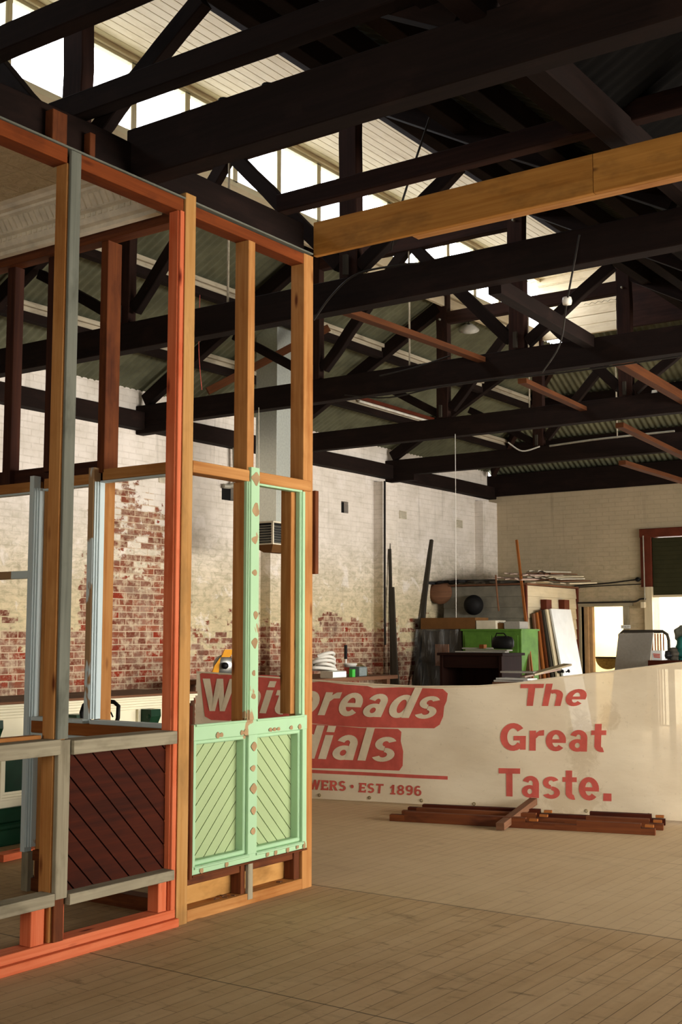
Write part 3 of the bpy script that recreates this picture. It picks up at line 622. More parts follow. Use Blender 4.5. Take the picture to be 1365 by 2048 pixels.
part('stud', 'cream_board', X0 - .14, X0 - .105, 5.12, 5.17, 2.6, tz); part('stud', 'plank_dark', X0 - .14, X0 - .105, 5.12, 5.17, 1.58, 2.6); part('stud', 'stud_orange', X0 - .14, X0 - .105, 5.12, 5.17, 1.0, 1.58)
# brown bay
part('sill_rail', 'grey_wood', X0 - .10, X0 + .05, 1.0, 4.112, 1.005, 1.08, jit=.002, seg=5); part('sill_rail', 'grey_wood', X0 - .10, X0 + .05, 4.2, 4.955, 1.0, 1.07, jit=.001, seg=3)
part('rail_lip', 'stud_orange', X0 - .12, X0 - .06, 3.0, 4.08, 1.08, 1.10)
part('bottom_rail', 'grey_wood', X0 - .06, X0 + .045, 4.2, 4.955, .262, .315, jit=.001, seg=3); part('bottom_rail', 'grey_wood', X0 - .06, X0 + .045, 1.0, 4.10, .275, .335, jit=.002, seg=5)
m = MB(); diag_panel(m, lambda u, v: (X0 - .055, u, v), (1, 0, 0), 4.19, 4.955, .31, 1.0, .092, 1); o = m.build('boarded_panel', 'mahogany', tf); o['label'] = 'dark red brown diagonal boards'
part('panel_stop', 'mahogany', X0 - .05, X0 + .005, 4.188, 4.2, .31, 1.0)
for a, b in ((4.885, 4.95), (4.0, 4.085), (4.196, 4.212)): part('cripple_stud', 'stud_red', X0 - .09, X0 - .008, a, b, .093, .262)
# mint green bay
XG = X0 + .02
gp = empty_o = MB(); gp.box(XG - .03, XG, 5.125, 6.2, .255, .30); gp.box(XG - .03, XG, 5.125, 6.2, 1.0, 1.09); gp.box(XG - .03, XG, 5.615, 5.70, .30, 1.0); gp.box(XG - .03, XG, 6.155, 6.2, .30, 1.0); gp.box(XG - .03, XG, 5.125, 5.15, .3, 1.0)
gp = gp.build('green_panel_frame', 'mint', tf)
m = MB()
for a, b in ((5.15, 5.615), (5.70, 6.155)):
    m.box(XG - .075, XG - .02, a, b, .30, .325, .006); m.box(XG - .075, XG - .02, a, b, .975, 1.0, .006); m.box(XG - .085, XG - .02, b - .02, b, .32, .98, .006); m.box(XG - .085, XG - .02, a, a + .015, .32, .98, .006)
    m.box(XG - .01, XG + .008, a - .01, b + .01, .283, .297, .004); m.box(XG - .01, XG + .008, a - .01, b + .01, 1.078, 1.092, .004)
m.build('moulding', 'mint', gp)
for a, b, sg in ((5.15, 5.615, -1), (5.70, 6.155, 1)):
    m = MB(); diag_panel(m, lambda u, v: (XG - .095, u, v), (1, 0, 0), a, b, .31, .99, .066, sg, .016, .0028); m.build('boarded_panel', 'mint_panel', gp)
part('panel_edge', 'stud_brown', XG - .06, XG + .004, 5.100, 5.123, .235, 1.09); part('panel_edge', 'stud_brown', XG - .05, XG + .006, 5.125, 6.2, .243, .254)
part('green_mullion', 'mint', X0 - .04, XG + .003, 5.618, 5.70, 1.09, 2.63, label='mint green mullion with round bare patches')
m = MB(); m.box(X0 - .022, XG - .012, 5.598, 5.616, 1.10, 2.54, .006); m.build('moulding', 'mint', tf); m = MB(); m.box(X0 - .01, XG - .004, 5.606, 5.6175, 1.09, 2.54, .004); m.build('moulding', 'mint', tf)
m = MB(); m.box(X0 - .03, XG - .01, 6.134, 6.155, 1.1, 2.53, .006); m.box(X0 - .04, XG, 6.15, 6.178, 1.09, 2.53, .004); m.build('moulding', 'mint', tf)
m = MB(); m.box(X0 - .04, XG - .005, 5.70, 6.15, 2.525, 2.539, .003); m.build('moulding', 'mint', tf)
def patch(r_, y, z):
    m = MB(); m.lathe([(r_, 0), (r_, .0015), (0, .0016)], (XG + .0032, y, z), (1, 0, 0), 14, False)
    for v in m.v: v.z += (v.z - z) * .35 * math.sin(y * 90 + v.y * 60); v.y += (v.y - y) * .25 * math.sin(z * 70 + v.z * 80)
    m.build('bare_patch', 'bare_wood', tf)
#      bare timber discs where the paint was scraped off
for zc, rr in ((2.56, .036), (2.37, .034), (2.18, .026), (1.98, .020), (1.72, .02), (1.55, .028), (1.37, .02), (1.23, .018), (.93, .022), (.80, .02), (.68, .026), (.55, .02), (.43, .018)):
    patch(rr, 5.66 + random.uniform(-.012, .012), zc)
for yy in (5.2, 5.42, 5.8, 5.88, 6.0, 6.1, 6.17): patch(.017, yy, .277)
for yy in (5.33, 5.36, 5.55, 5.58, 5.82, 5.86, 5.9, 6.03, 6.12): patch(.014, yy, 1.02)
part('kick_board', 'chipboard', X0 - .115, X0 - .10, 5.11, 6.2, .066, .36); part('kick_header', 'stud_brown', X0 - .10, X0 - .03, 5.11, 6.18, .19, .243)
part('cripple_stud', 'stud_brown', X0 - .10, X0 - .02, 5.60, 5.64, .066, .243); part('cripple_stud', 'stud_brown', X0 - .1, X0 - .02, 6.12, 6.178, .066, .243); part('cripple_stud', 'grey_wood', X0 - .02, X0 + .005, 5.64, 5.685, .03, .243)
# loose chips on the plate
m = MB()
for k in range(9): a = random.uniform(0, 3); p = Vector((X0 - .05 + random.uniform(-.03, .03), random.uniform(5.2, 6.1), .071)); m.timber(p, p + Vector((math.cos(a), math.sin(a), .05)) * .03, .012, .005)
tag(m.build('paint_chips', 'plank_brown'), 'scatter of loose paint flakes on the sill below the green panels', 'debris', kind='stuff')

# ================================================================== RETURN FRAME (runs along X, light blue)
Y0 = 5.16
rf = empty('stud_partition', (-5.5, Y0 + .05, 0), 'timber wall frame with peeling pale blue mouldings behind the brown panel', 'timber frame')
rp = lambda *a, **k: part(*a, parent=rf, **k)
rp('bottom_plate', 'stud_brown', -6.07, -4.80, Y0 - .0, Y0 + .1, 0, .08); rp('top_plate', 'stud_brown', -7.16, -4.78, Y0 - .02, Y0 + .08, 4.10, 4.17)
rp('transom', 'stud_orange', -7.09, -6.06, Y0, Y0 + .05, 2.535, 2.60); rp('transom', 'stud_orange', -5.99, -5.53, Y0, Y0 + .05, 2.545, 2.61); rp('transom', 'stud_orange', -5.45, -4.80, Y0, Y0 + .05, 2.56, 2.63)
rp('back_rail', 'stud_dark', -7.16, -5.45, Y0 + .06, Y0 + .12, 2.56, 2.70)
rp('stud', 'stud_brown', -5.505, -5.44, Y0, Y0 + .12, 2.61, 4.10); rp('stud', 'stud_orange', -5.515, -5.46, Y0 + .03, Y0 + .12, .08, 2.56)
rp('stud', 'stud_dark', -6.03, -5.96, Y0 + .02, Y0 + .1, 2.66, 4.10); rp('stud', 'stud_dark', -6.44, -6.36, Y0 + .02, Y0 + .1, 2.6, 4.10); rp('stud', 'stud_orange', -6.03, -5.97, Y0 + .03, Y0 + .12, .08, 2.6)
rp('stud', 'stud_brown', -7.16, -7.09, Y0 + .02, Y0 + .1, 0, 4.1)
o = rp('blue_post', 'blue', -6.085, -6.045, Y0 - .04, Y0 + .02, .24, 2.63); rp('blue_post', 'grey_wood', -6.08, -6.02, Y0 - .03, Y0 + .02, .0, .24)
rp('blue_post', 'blue_chip', -5.535, -5.485, Y0 - .04, Y0 + .02, 1.09, 2.64)
for x in (-6.045, -5.485):
    m = MB()
    for k in range(3): m.box(x + k * .010, x + .009 + k * .010, Y0 - .036 + k * .012, Y0 + .03, 1.09 if x > -5.9 else .27, 2.55, .004)
    m.build('moulding', 'blue', rf)
rp('sill_rail', 'plank_orange', -6.02, -4.80, Y0 - .03, Y0 + .03, .985, 1.06)
m = MB(); m.box(-6.0, -5.535, Y0 - .045, Y0 + .03, 1.06, 1.085, .004); m.box(-5.475, -4.80, Y0 - .045, Y0 + .03, 1.06, 1.085, .004); m.box(-6.0, -4.80, Y0 - .045, Y0 + .03, .955, .985, .004); m.box(-5.46, -4.8, Y0 - .01, Y0 + .04, 2.545, 2.557, .003); m.box(-5.99, -5.53, Y0 - .01, Y0 + .04, 2.53, 2.543, .003); m.box(-6.9, -6.09, Y0 - .01, Y0 + .04, 2.52, 2.533, .003)
m.build('moulding', 'blue', rf)
m = MB(); diag_panel(m, lambda u, v: (u, Y0 + .04, v), (0, -1, 0), -5.96, -4.80, .26, .955, .07, -1, .016, .003); m.build('boarded_panel', 'blue', rf)
rp('panel_rail', 'stud_brown', -6.0, -4.8, Y0 - .01, Y0 + .05, .19, .255); rp('cripple_stud', 'stud_brown', -5.99, -5.93, Y0, Y0 + .09, .08, .19)
rp('side_rail', 'blue_chip', -7.09, -6.09, Y0 - .03, Y0 + .02, 1.965, 2.015)

# ================================================================== THE BANNER
BA, BB = 9.485, .2156
def bplane(px, py):      # the banner's upright plane y = BA + BB (x + 6.985)
    d = at(px, py, y=1.0) - EYE; t = (BA + BB * 6.985) / (d.y - BB * d.x); return EYE + d * t
BD = Vector((1, BB, 0)).normalized(); BN = Vector((BB, -1, 0)).normalized(); B0 = Vector((-6.985, BA, 0))
def b_uv(p): return ((p - B0).dot(BD), p.z)
def b_pt(u, v, off=0):
    wv = .018 * math.sin(u * 1.7) * (v / 1.2) + .006 * math.sin(u * 6.1 + v * 5) - .03 * math.cos(u * .8)
    return B0 + BD * u + Vector((0, 0, v)) + BN * (wv + off + .03)
topc = [b_uv(bplane(*q)) for q in ((393, 1344), (440, 1347), (520, 1353), (630, 1361), (740, 1368), (840, 1373), (960, 1372), (1040, 1366), (1100, 1357), (1220, 1343), (1365, 1325), (1480, 1312))]
botc = [b_uv(bplane(*q)) for q in ((393, 1590), (500, 1592), (630, 1597), (840, 1608), (1000, 1618), (1200, 1630), (1365, 1640), (1480, 1648))]
def interp(c, u):
    if u <= c[0][0]: return c[0][1]
    for (a, b), (a2, b2) in zip(c, c[1:]):
        if u <= a2: return b + (b2 - b) * (u - a) / (a2 - a)
    return c[-1][1]
u0, u1 = topc[0][0], topc[-1][0]; NU, NV = 110, 20; m = MB(); V = []
for i in range(NU + 1):
    u = u0 + (u1 - u0) * i / NU; zb_, zt = max(.012, interp(botc, u)), interp(topc, u)
    for j in range(NV + 1): V.append(b_pt(u, zb_ + (zt - zb_) * j / NV))
m.add(V, [[i * (NV + 1) + j, (i + 1) * (NV + 1) + j, (i + 1) * (NV + 1) + j + 1, i * (NV + 1) + j + 1] for i in range(NU) for j in range(NV)], smooth=True)
ban = m.build('banner', 'banner_cloth', base=(0, 0, 0)); tag(ban, 'long dirty cream shop banner with red lettering standing across the room', 'banner')
m = MB(); m.tube([b_pt(u0 + (u1 - u0) * i / 60, interp(topc, u0 + (u1 - u0) * i / 60)) for i in range(61)], .009, 6); m.build('top_hem', 'letter_cream', ban)
m = MB()
for px in (640, 740, 845, 950, 1060, 1175, 1300): u = b_uv(bplane(px, 1600))[0]; m = MB(); m.lathe([(.012, 0), (.016, .002), (.016, .004), (.01, .005)], b_pt(u, interp(botc, u) + .035, .002), tuple(BN), 12); m.build('eyelet', 'brass', ban)
A5 = lambda x, y: (380 + x * .41026, 1330 + y * .41026); A6 = lambda x, y: (940 + x * .31136, 1330 + y * .31136)
def flat_poly(pts, mapf, off, mat, name, grid=14):
    uv = [b_uv(bplane(*mapf(*p))) for p in pts]; bm = bmesh.new(); vs = [bm.verts.new((u, v, 0)) for u, v in uv]; bm.faces.new(vs)
    ulo, uhi = min(q[0] for q in uv), max(q[0] for q in uv)
    n = int((uhi - ulo) / .05) + 1
    for i in range(1, n): bmesh.ops.bisect_plane(bm, geom=bm.verts[:] + bm.edges[:] + bm.faces[:], plane_co=(ulo + i * .05, 0, 0), plane_no=(1, 0, 0))
    for j in range(1, 24): bmesh.ops.bisect_plane(bm, geom=bm.verts[:] + bm.edges[:] + bm.faces[:], plane_co=(0, j * .055, 0), plane_no=(0, 1, 0))
    bmesh.ops.triangulate(bm, faces=bm.faces[:])
    mb = MB(); bm.verts.index_update(); mb.add([b_pt(v.co.x, v.co.y, off) for v in bm.verts], [[v.index for v in f.verts] for f in bm.faces]); bm.free()
    return mb.build(name, mat, ban)
def _Q(x0, y0, x1, y1): return [(x0, y0), (x1, y0), (x1, y1), (x0, y1)]
def _A(cx, cy, rx, ry, wx, wy, a0, a1):
    n = max(4, int(abs(a1 - a0) / 15)); out = []
    for k in range(n):
        q = [R_(a0 + (a1 - a0) * (k + d_) / n) for d_ in (0, 1)]
        out.append([(cx + rx * math.cos(q[0]), cy + ry * math.sin(q[0])), (cx + rx * math.cos(q[1]), cy + ry * math.sin(q[1])), (cx + (rx - wx) * math.cos(q[1]), cy + (ry - wy) * math.sin(q[1])), (cx + (rx - wx) * math.cos(q[0]), cy + (ry - wy) * math.sin(q[0]))])
    return out
_six = [*_A(.32, .31, .32, .33, .2, .16, 0, 360), *_A(.32, .62, .32, .38, .2, .17, 45, 180), _Q(0, .3, .2, .64)]
GL = {  # heavy letterforms on a unit cap height: (pieces, advance)
    'T': ([_Q(0, .81, .74, 1), _Q(.26, 0, .48, .82)], .76), 'h': ([_Q(0, 0, .21, 1), *_A(.32, .44, .31, .3, .21, .17, 0, 125), _Q(.42, 0, .63, .45)], .70),
    'e': ([*_A(.33, .37, .33, .38, .21, .16, 0, 318), _Q(.13, .29, .655, .42)], .72), 'G': ([*_A(.42, .5, .42, .52, .23, .2, 38, 322), _Q(.44, .37, .84, .54), _Q(.65, .03, .84, .5)], .92),
    'r': ([_Q(0, 0, .21, .73), [(.19, .42), (.30, .54), (.47, .55), (.47, .75), (.32, .73), (.19, .62)]], .49), 'a': ([*_A(.30, .47, .28, .28, .2, .16, 0, 160), _Q(.37, 0, .58, .5), *_A(.27, .21, .27, .22, .19, .13, 0, 360)], .66),
    't': ([_Q(.11, .16, .32, .95), _Q(0, .57, .47, .73), *_A(.36, .21, .25, .22, .21, .16, 180, 285)], .50), 's': ([*_A(.28, .53, .27, .21, .19, .13, 25, 270), *_A(.29, .2, .29, .21, .19, .13, -155, 90)], .62),
    '.': ([_Q(0, 0, .21, .21)], .25), 'W': ([[(0, 1), (.23, 1), (.40, 0), (.17, 0)], [(.22, 0), (.40, 0), (.64, 1), (.44, 1)], [(.44, 1), (.64, 1), (.81, 0), (.60, 0)], [(.63, 0), (.81, 0), (1.06, 1), (.84, 1)]], 1.1),
    'i': ([_Q(0, 0, .21, .72), _Q(0, .81, .21, 1)], .29), 'b': ([_Q(0, 0, .21, 1), *_A(.34, .37, .32, .38, .21, .16, 0, 360)], .72), 'd': ([*_A(.32, .37, .32, .38, .21, .16, 0, 360), _Q(.45, 0, .66, 1)], .72),
    'o': (_A(.33, .37, .33, .38, .21, .16, 0, 360), .72), 'l': ([_Q(0, 0, .21, 1)], .29), 'C': (_A(.42, .5, .42, .52, .23, .2, 42, 318), .82), 'H': ([_Q(.04, 0, .26, 1), _Q(.52, 0, .74, 1), _Q(.2, .41, .56, .59)], .84),
    'A': ([[(0, 0), (.22, 0), (.48, 1), (.28, 1)], [(.54, 0), (.78, 0), (.50, 1), (.30, 1)], _Q(.18, .2, .6, .36)], .82), 'R': ([_Q(.04, 0, .26, 1), *_A(.40, .71, .3, .29, .2, .17, -90, 90), _Q(.2, .83, .41, 1), _Q(.2, .42, .41, .59), [(.32, .45), (.54, .45), (.80, 0), (.54, 0)]], .82),
    'E': ([_Q(.04, 0, .26, 1), _Q(.04, .82, .68, 1), _Q(.04, .41, .58, .58), _Q(.04, 0, .70, .18), _Q(.54, .7, .68, .9), _Q(.56, .1, .70, .3)], .77), 'S': ([*_A(.34, .71, .32, .3, .22, .18, 30, 270), *_A(.34, .29, .34, .3, .22, .18, -150, 90)], .76),
    'O': (_A(.42, .5, .42, .52, .23, .2, 0, 360), .9), '1': ([_Q(.14, 0, .36, 1), [(0, .74), (.14, .92), (.14, .70), (0, .58)], _Q(.02, 0, .48, .15)], .56), '8': ([*_A(.33, .73, .29, .28, .19, .15, 0, 360), *_A(.33, .28, .33, .29, .2, .16, 0, 360)], .72),
    '6': (_six, .72), '9': ([[(.64 - x, 1 - y) for x, y in q] for q in _six], .72), ' ': ([], .34)}
def letters(txt, quad, mapf, off, mat, name, slab=False, shear=0.):
    """heavy lettering set into the four corners BL, BR, TR, TL given on the photograph"""
    P = []; x = 0
    for ch in txt:
        g, adv = GL[ch]
        for q in g:
            P.append([(x + u + shear * v, v) for u, v in q])
            if slab and len(q) == 4 and q[0][0] == q[3][0] and q[2][1] - q[0][1] > .9 and ch in 'HTRE':
                for yy in ((0, .14), (.86, 1)): P.append([(x + q[0][0] - .07 + shear * yy[0], yy[0]), (x + q[1][0] + .07 + shear * yy[0], yy[0]), (x + q[1][0] + .07 + shear * yy[1], yy[1]), (x + q[0][0] - .07 + shear * yy[1], yy[1])])
        x += adv + .035
    xs = [u for q in P for u, v in q]; x0, x1 = min(xs), max(xs); Q = [Vector((*b_uv(bplane(*mapf(*p))), 0)) for p in quad]; mb = MB()
    for q in P:
        V = []
        for u, v in q:
            s_ = (u - x0) / (x1 - x0); r_ = Q[0] * (1 - s_) * (1 - v) + Q[1] * s_ * (1 - v) + Q[2] * s_ * v + Q[3] * (1 - s_) * v; V.append(b_pt(r_.x, r_.y, off))
        f = list(range(len(V))); nn = (V[1] - V[0]).cross(V[2] - V[0]); mb.add(V, [f if nn.dot(BN) > 0 else f[::-1]])
    return mb.build(name, mat, ban)
flat_poly([(48, 44), (62, 37), (125, 41), (140, 48), (210, 47), (230, 52), (320, 55), (345, 48), (430, 52), (440, 62), (500, 62), (600, 84), (640, 80), (760, 95), (870, 102), (900, 112), (1030, 108), (1240, 116), (1264, 138), (1258, 175), (1246, 200), (1240, 250), (1222, 290), (1195, 308), (1000, 305), (840, 303), (700, 295), (600, 285), (420, 268), (215, 262), (190, 272), (105, 268), (75, 250), (62, 160)], A5, .002, 'red_paint', 'red_field')
flat_poly([(240, 268), (420, 272), (600, 288), (760, 300), (830, 306), (1020, 311), (1036, 325), (1033, 370), (1045, 420), (1042, 490), (1025, 514), (820, 508), (600, 502), (240, 484)], A5, .0028, 'red_paint', 'red_field')
flat_poly([(240, 494), (1261, 541), (1261, 558), (240, 509)], A5, .002, 'red_paint', 'red_rule')
letters('W', [(78, 224), (198, 226), (228, 68), (62, 66)], A5, .005, 'letter_cream', 'lettering')
letters('hit', [(228, 228), (482, 242), (508, 82), (246, 74)], A5, .005, 'letter_cream', 'lettering', False, .18)
letters('breads', [(500, 240), (1206, 262), (1238, 114), (520, 84)], A5, .005, 'letter_cream', 'lettering', False, .22)
letters('Cor', [(262, 440), (490, 450), (500, 290), (270, 280)], A5, .005, 'letter_cream', 'lettering', False, .18)
letters('dials', [(500, 452), (1003, 472), (1018, 308), (515, 290)], A5, .005, 'letter_cream', 'lettering', False, .18)
letters('CHARTERS TOWERS', [(150, 588), (762, 614), (764, 566), (152, 538)], A5, .003, 'red_paint', 'lettering', True)
letters('EST', [(822, 620), (942, 627), (947, 580), (826, 574)], A5, .003, 'red_paint', 'lettering', True)
letters('1896', [(977, 630), (1133, 637), (1135, 588), (980, 583)], A5, .003, 'red_paint', 'lettering')
c = A5(793, 592); u, v = b_uv(bplane(*c)); m = MB(); m.lathe([(.017, 0), (.017, .001), (0, .001)], b_pt(u, v, .003), tuple(BN), 16, False); m.build('dot', 'red_paint', ban)
letters('The', [(352, 262), (752, 262), (765, 116), (325, 122)], A6, .003, 'red_paint', 'lettering', False, .2)
letters('Great', [(203, 545), (880, 556), (887, 366), (203, 376)], A6, .003, 'red_paint', 'lettering')
letters('Taste', [(192, 838), (838, 868), (838, 668), (192, 660)], A6, .003, 'red_paint', 'lettering')
flat_poly([(866, 820), (918, 822), (918, 871), (864, 869)], A6, .003, 'red_paint', 'full_stop')

# ================================================================== FLOOR TIMBERS BY THE BANNER
def notched(px0, px1, dz, lb, mat='stud_brown'):
    a, b = at(*px0, z=0), at(*px1, z=0); d_ = (b - a).normalized(); L = (b - a).length; n = Vector((-d_.y, d_.x, 0))
    t = empty('notched_rail', a, lb, 'timber rail')
    m = MB(); k = 0
    for f0, f1, hh in ((0, .06, .055), (.06, .53, .085), (.56, .64, .05), (.64, .72, .05), (.53, .56, .05), (.72, .95, .085), (.95, 1., .05)):
        m.timber(a + d_ * L * f0 + Vector((0, 0, hh / 2)), a + d_ * L * f1 + Vector((0, 0, hh / 2)), .07, hh, (0, 0, 1), .003)
    m.build('rail', mat, t)
    for f in (.545, .965): m = MB(); m.timber(a + d_ * L * f + n * -.01 + Vector((0, 0, .07)), a + d_ * L * (f + .03) + n * -.01 + Vector((0, 0, .07)), .05, .02); m.build('notch_face', 'plank_orange', t)
    return t
notched((782, 1641), (1312, 1670), 0, 'dark notched timber rail on the floor, front one of the three')
notched((806, 1633), (1328, 1660), 0, 'dark notched timber rail on the floor, middle one of the three')
notched((818, 1626), (1332, 1650), 0, 'dark notched timber rail on the floor, nearest the banner', 'mahogany')
a, b = at(1001, 1662, z=0), at(1068, 1630, z=0); a.z = b.z = 0
m = MB(); m.timber(a + Vector((0, 0, .035)), b + Vector((0, 0, .12)), .07, .06, (0, 0, 1), .003); tag(m.build('timber_offcut', 'plank_brown'), 'short brown timber lying across the notched rails', 'timber')

# ================================================================== CREAM AND GREEN COUNTER
XC = -7.4
t = empty('shop_counter', (XC - .3, 6.9, 0), 'ornate cream and dark green shop counter behind the blue frame', 'counter')
def cp(n, mt, *b, c=.004, jit=0.): return part(n, mt, *b, parent=t, c=c, jit=jit)
cp('body', 'cream_paint', XC - .6, XC - .06, 4.4, 7.95, .28, 1.0); cp('counter_top', 'plank_brown', XC - .68, XC + .10, 4.3, 8.12, 1.075, 1.095)
m = MB(); 
for k, (dx, z0, z1) in enumerate(((.085, 1.055, 1.074), (.06, 1.035, 1.054), (.04, 1.01, 1.034), (.0, .985, 1.009), (-.03, .96, .985))): m.box(XC - .5, XC + dx, 4.35, 8.14, z0, z1, .004)
m.build('cornice_moulding', 'cream_paint', t)
cp('base', 'dark_green', XC - .6, XC - .02, 4.4, 7.95, .0, .12); cp('plinth_moulding', 'dark_green', XC - .6, XC + .0, 4.4, 7.95, .12, .17, c=.02); cp('plinth_moulding', 'dark_green', XC - .6, XC - .03, 4.4, 7.95, .17, .28, c=.01)
cp('end_block', 'mahogany', XC - .5, XC - .02, 7.96, 8.2, 0, .96)
for yc in (5.05, 5.9, 6.75, 7.6):
    m = MB(); P = [(XC - .06, .96), (XC + .09, .96), (XC + .095, .90), (XC + .06, .83), (XC + .0, .78), (XC - .02, .70), (XC - .06, .68)]
    m.prism([(x, yc - .06, z) for x, z in P], (0, .12, 0)); m.lathe([(.0, 0), (.02, .0), (.02, .13), (0, .13)], (XC + .06, yc - .065, .90), (0, 1, 0), 12); m.build('corbel', 'dark_green', t)
    cp('pilaster', 'cream_paint', XC - .06, XC - .03, yc - .09, yc + .09, .28, .96)
for a, b in ((5.18, 5.77), (6.05, 6.6), (6.9, 7.45)):
    m = MB()
    for k, (g_, dx) in enumerate(((0, 0.), (.02, -.012), (.04, -.02))):
        for q in ((a + g_, b - g_, .34 + g_, .36 + g_), (a + g_, b - g_, .70 - g_, .72 - g_)): m.box(XC - .06, XC - .03 + dx, *q)
        for q in ((a + g_, a + .02 + g_), (b - .02 - g_, b - g_)): m.box(XC - .06, XC - .03 + dx, *q, .36 + g_, .70 - g_)
    m.build('panel_moulding', 'cream_paint', t); cp('green_panel', 'dark_green', XC - .058, XC - .05, a + .06, b - .06, .40, .66)
plank((-6.95, 5.65, .03), (-7.05, 6.5, .03), .12, .05, 'stud_red', 'floor_plank', 'orange red plank on the floor before the green counter base')
# handle of a trolley standing behind
hb = at(205, 1440, y=6.3); t = empty('trolley', (hb.x, 6.35, 0), 'trolley with a bent black tube handle behind the blue frame', 'trolley')
pts = [at(165, 1445, y=6.3), at(163, 1425, y=6.3), at(168, 1410, y=6.3), at(180, 1404, y=6.3), at(205, 1402, y=6.3), at(228, 1404, y=6.3), at(237, 1412, y=6.3), at(236, 1435, y=6.3), at(232, 1450, y=6.3)]
m = MB(); m.tube([(pts[0].x, 6.45, .15)] + pts + [(pts[-1].x, 6.45, .15)], .016, 8); m.build('handle', 'black', t)
m = MB(); m.tube([at(212, 1421, y=6.3), at(222, 1425, y=6.3), at(226, 1434, y=6.3)], .006, 6); m.build('lever', 'black', t)
m = MB(); m.lathe([(.0, .0), (.16, .0), (.15, .25), (.07, .50), (.0, .53)], (at(238, 1440, y=6.4).x, 6.5, .42), (0, 0, 1), 12); m.build('grey_bag', 'grey_board', t)
m = MB(); m.box(pts[0].x - .02, pts[-1].x + .12, 6.38, 6.72, .09, .42); m.build('base_box', 'black', t)
m = MB()
for x in (pts[0].x, pts[-1].x + .1): m.lathe([(0, 0), (.08, 0), (.08, .04), (0, .04)], (x, 6.36, .08), (0, 1, 0), 16)
m.build('wheels', 'black_rubber', t)

# ================================================================== LEFT WALL FITTINGS
def wallbox(name, mat, px0, py0, px1, py1, dep, lb, cat):
    a, b = at(px0, py0, x=XL), at(px1, py1, x=XL); m = MB(); m.box(XL, XL + dep, a.y, b.y, b.z, a.z); return tag(m.build(name, mat), lb, cat)
def grille(px0, py0, px1, py1, lb):
    a, b = at(px0, py0, x=XL), at(px1, py1, x=XL); t = empty('air_vent', (XL, (a.y + b.y) / 2, b.z), lb, 'vent'); m = MB(); n = 5
    m.box(XL, XL + .006, a.y, b.y, b.z, a.z); m.build('recess', 'black', t); m = MB()
    for k in range(n + 1): z = b.z + (a.z - b.z) * k / n; m.box(XL, XL + .02, a.y, b.y, z - .006, z + .01)
    for k in range(5): y = a.y + (b.y - a.y) * k / 4; m.box(XL, XL + .02, y - .008, y + .008, b.z, a.z)
    m.build('grille', 'card_pale', t)
grille(799, 1022, 812, 1038, 'small grey air vent high on the brick wall, left of the other')
grille(912, 1040, 924, 1056, 'small grey air vent nearest the far room corner')
grille(318, 950, 333, 966, 'small pale air vent behind the red corner stud')
wire([at(470, 866, x=XL + .1), at(470, 920, x=XL + .1), at(471, 962, x=XL + .1), at(462, 972, x=XL + .08), at(447, 972, x=XL + .05)], .035, 'dull_pipe', 'flue_pipe', 'pale bent pipe entering a square hole in the brick wall', 'pipe')
wire([at(770, 962, x=XL + .23), at(770, 1200, x=XL + .23), at(771, 1290, x=XL + .23)], .02, 'cable', 'downpipe', 'thin dark pipe down the corner of the second brick pier', 'pipe')
# bench with things behind the banner
t = empty('workbench', (-9.6, 12.4, 0), 'low timber workbench against the brick wall behind the banner', 'workbench')
def wb(n, mt, *b): return part(n, mt, *b, parent=t)
wb('bench_top', 'plank_brown', -10.1, -8.92, 10.9, 14.05, 1.0, 1.05)
for x in (-10.0, -9.05):
    for y in (11.0, 12.5, 13.95): wb('leg', 'plank_brown', x - .04, x + .04, y - .04, y + .04, 0, 1.0)
zt = 1.05
def onb(px, x=-9.25): p = at(px, 1350, x=x); return Vector((x, p.y, zt))
# white hose coil
b = onb(648, -9.2); pts = []
for k in range(110):
    a = k / 110 * 2 * math.pi * 4.5; r = .20 + .03 * math.sin(k * .13); pts.append(b + Vector((r * .6 * math.sin(a + .1 * math.sin(k * .3)), r * (.85 + .2 * math.sin(k * .11)) * math.cos(a), .07 + .028 * (k / 25) + (.02 + .05 * (k / 110)) * (1 - math.cos(a + .5 + k * .01)))))
m = MB(); m.tube(pts, .022, 8); tag(m.build('hose_coil', 'white_plastic'), 'coil of thick white hose lying on the bench', 'hose')
def tub(name, px, x, r0, r1, hh, mat, lb, cat, band=None, y_=None):
    b = onb(px, x); t = empty(name, b, lb, cat); m = MB(); m.lathe([(0, 0), (r0, 0), (r1, hh), (r1 + .008, hh), (r1 + .008, hh - .02), (r1 - .01, hh - .02), (r0 - .01, .01), (0, .01)], b, (0, 0, 1), 20); m.build('body', mat, t)
    if band: m = MB(); m.lathe([(r0 + .004, .03), (r1 + .001, hh * .7), (r1 - .002, hh * .7)], b, (0, 0, 1), 20); m.build('label_band', band, t)
    return t
tub('paint_bucket', 701, -9.2, .07, .085, .17, 'white_plastic', 'white bucket with a red label on the bench', 'bucket', 'red_paint')
b = onb(668, -9.0); m = MB(); m.box(b.x - .1, b.x + .1, b.y - .16, b.y + .14, zt, zt + .09, .01); tag(m.build('plastic_tub', 'galv_light'), 'shallow clear plastic tub beside the white hose', 'tub')
b = onb(716, -9.05); m = MB(); m.box(b.x - .08, b.x + .08, b.y - .08, b.y + .1, zt, zt + .13, .01); tag(m.build('plastic_tub', 'galv_dark'), 'grey plastic tub right of the white bucket', 'tub')
b = onb(705, -8.98); m = MB(); m.box(b.x - .03, b.x + .03, b.y - .035, b.y + .035, zt, zt + .1, .008); tag(m.build('green_carton', 'green_box'), 'small bright green packet in front of the bucket', 'packet')
b = at(692, 1345, x=-9.35); t = empty('paint_roller', (b.x, b.y, zt), 'upright white pole with a black grip beside the bucket', 'pole'); top = at(692, 1318, x=-9.35); tt = at(692, 1290, x=-9.35)
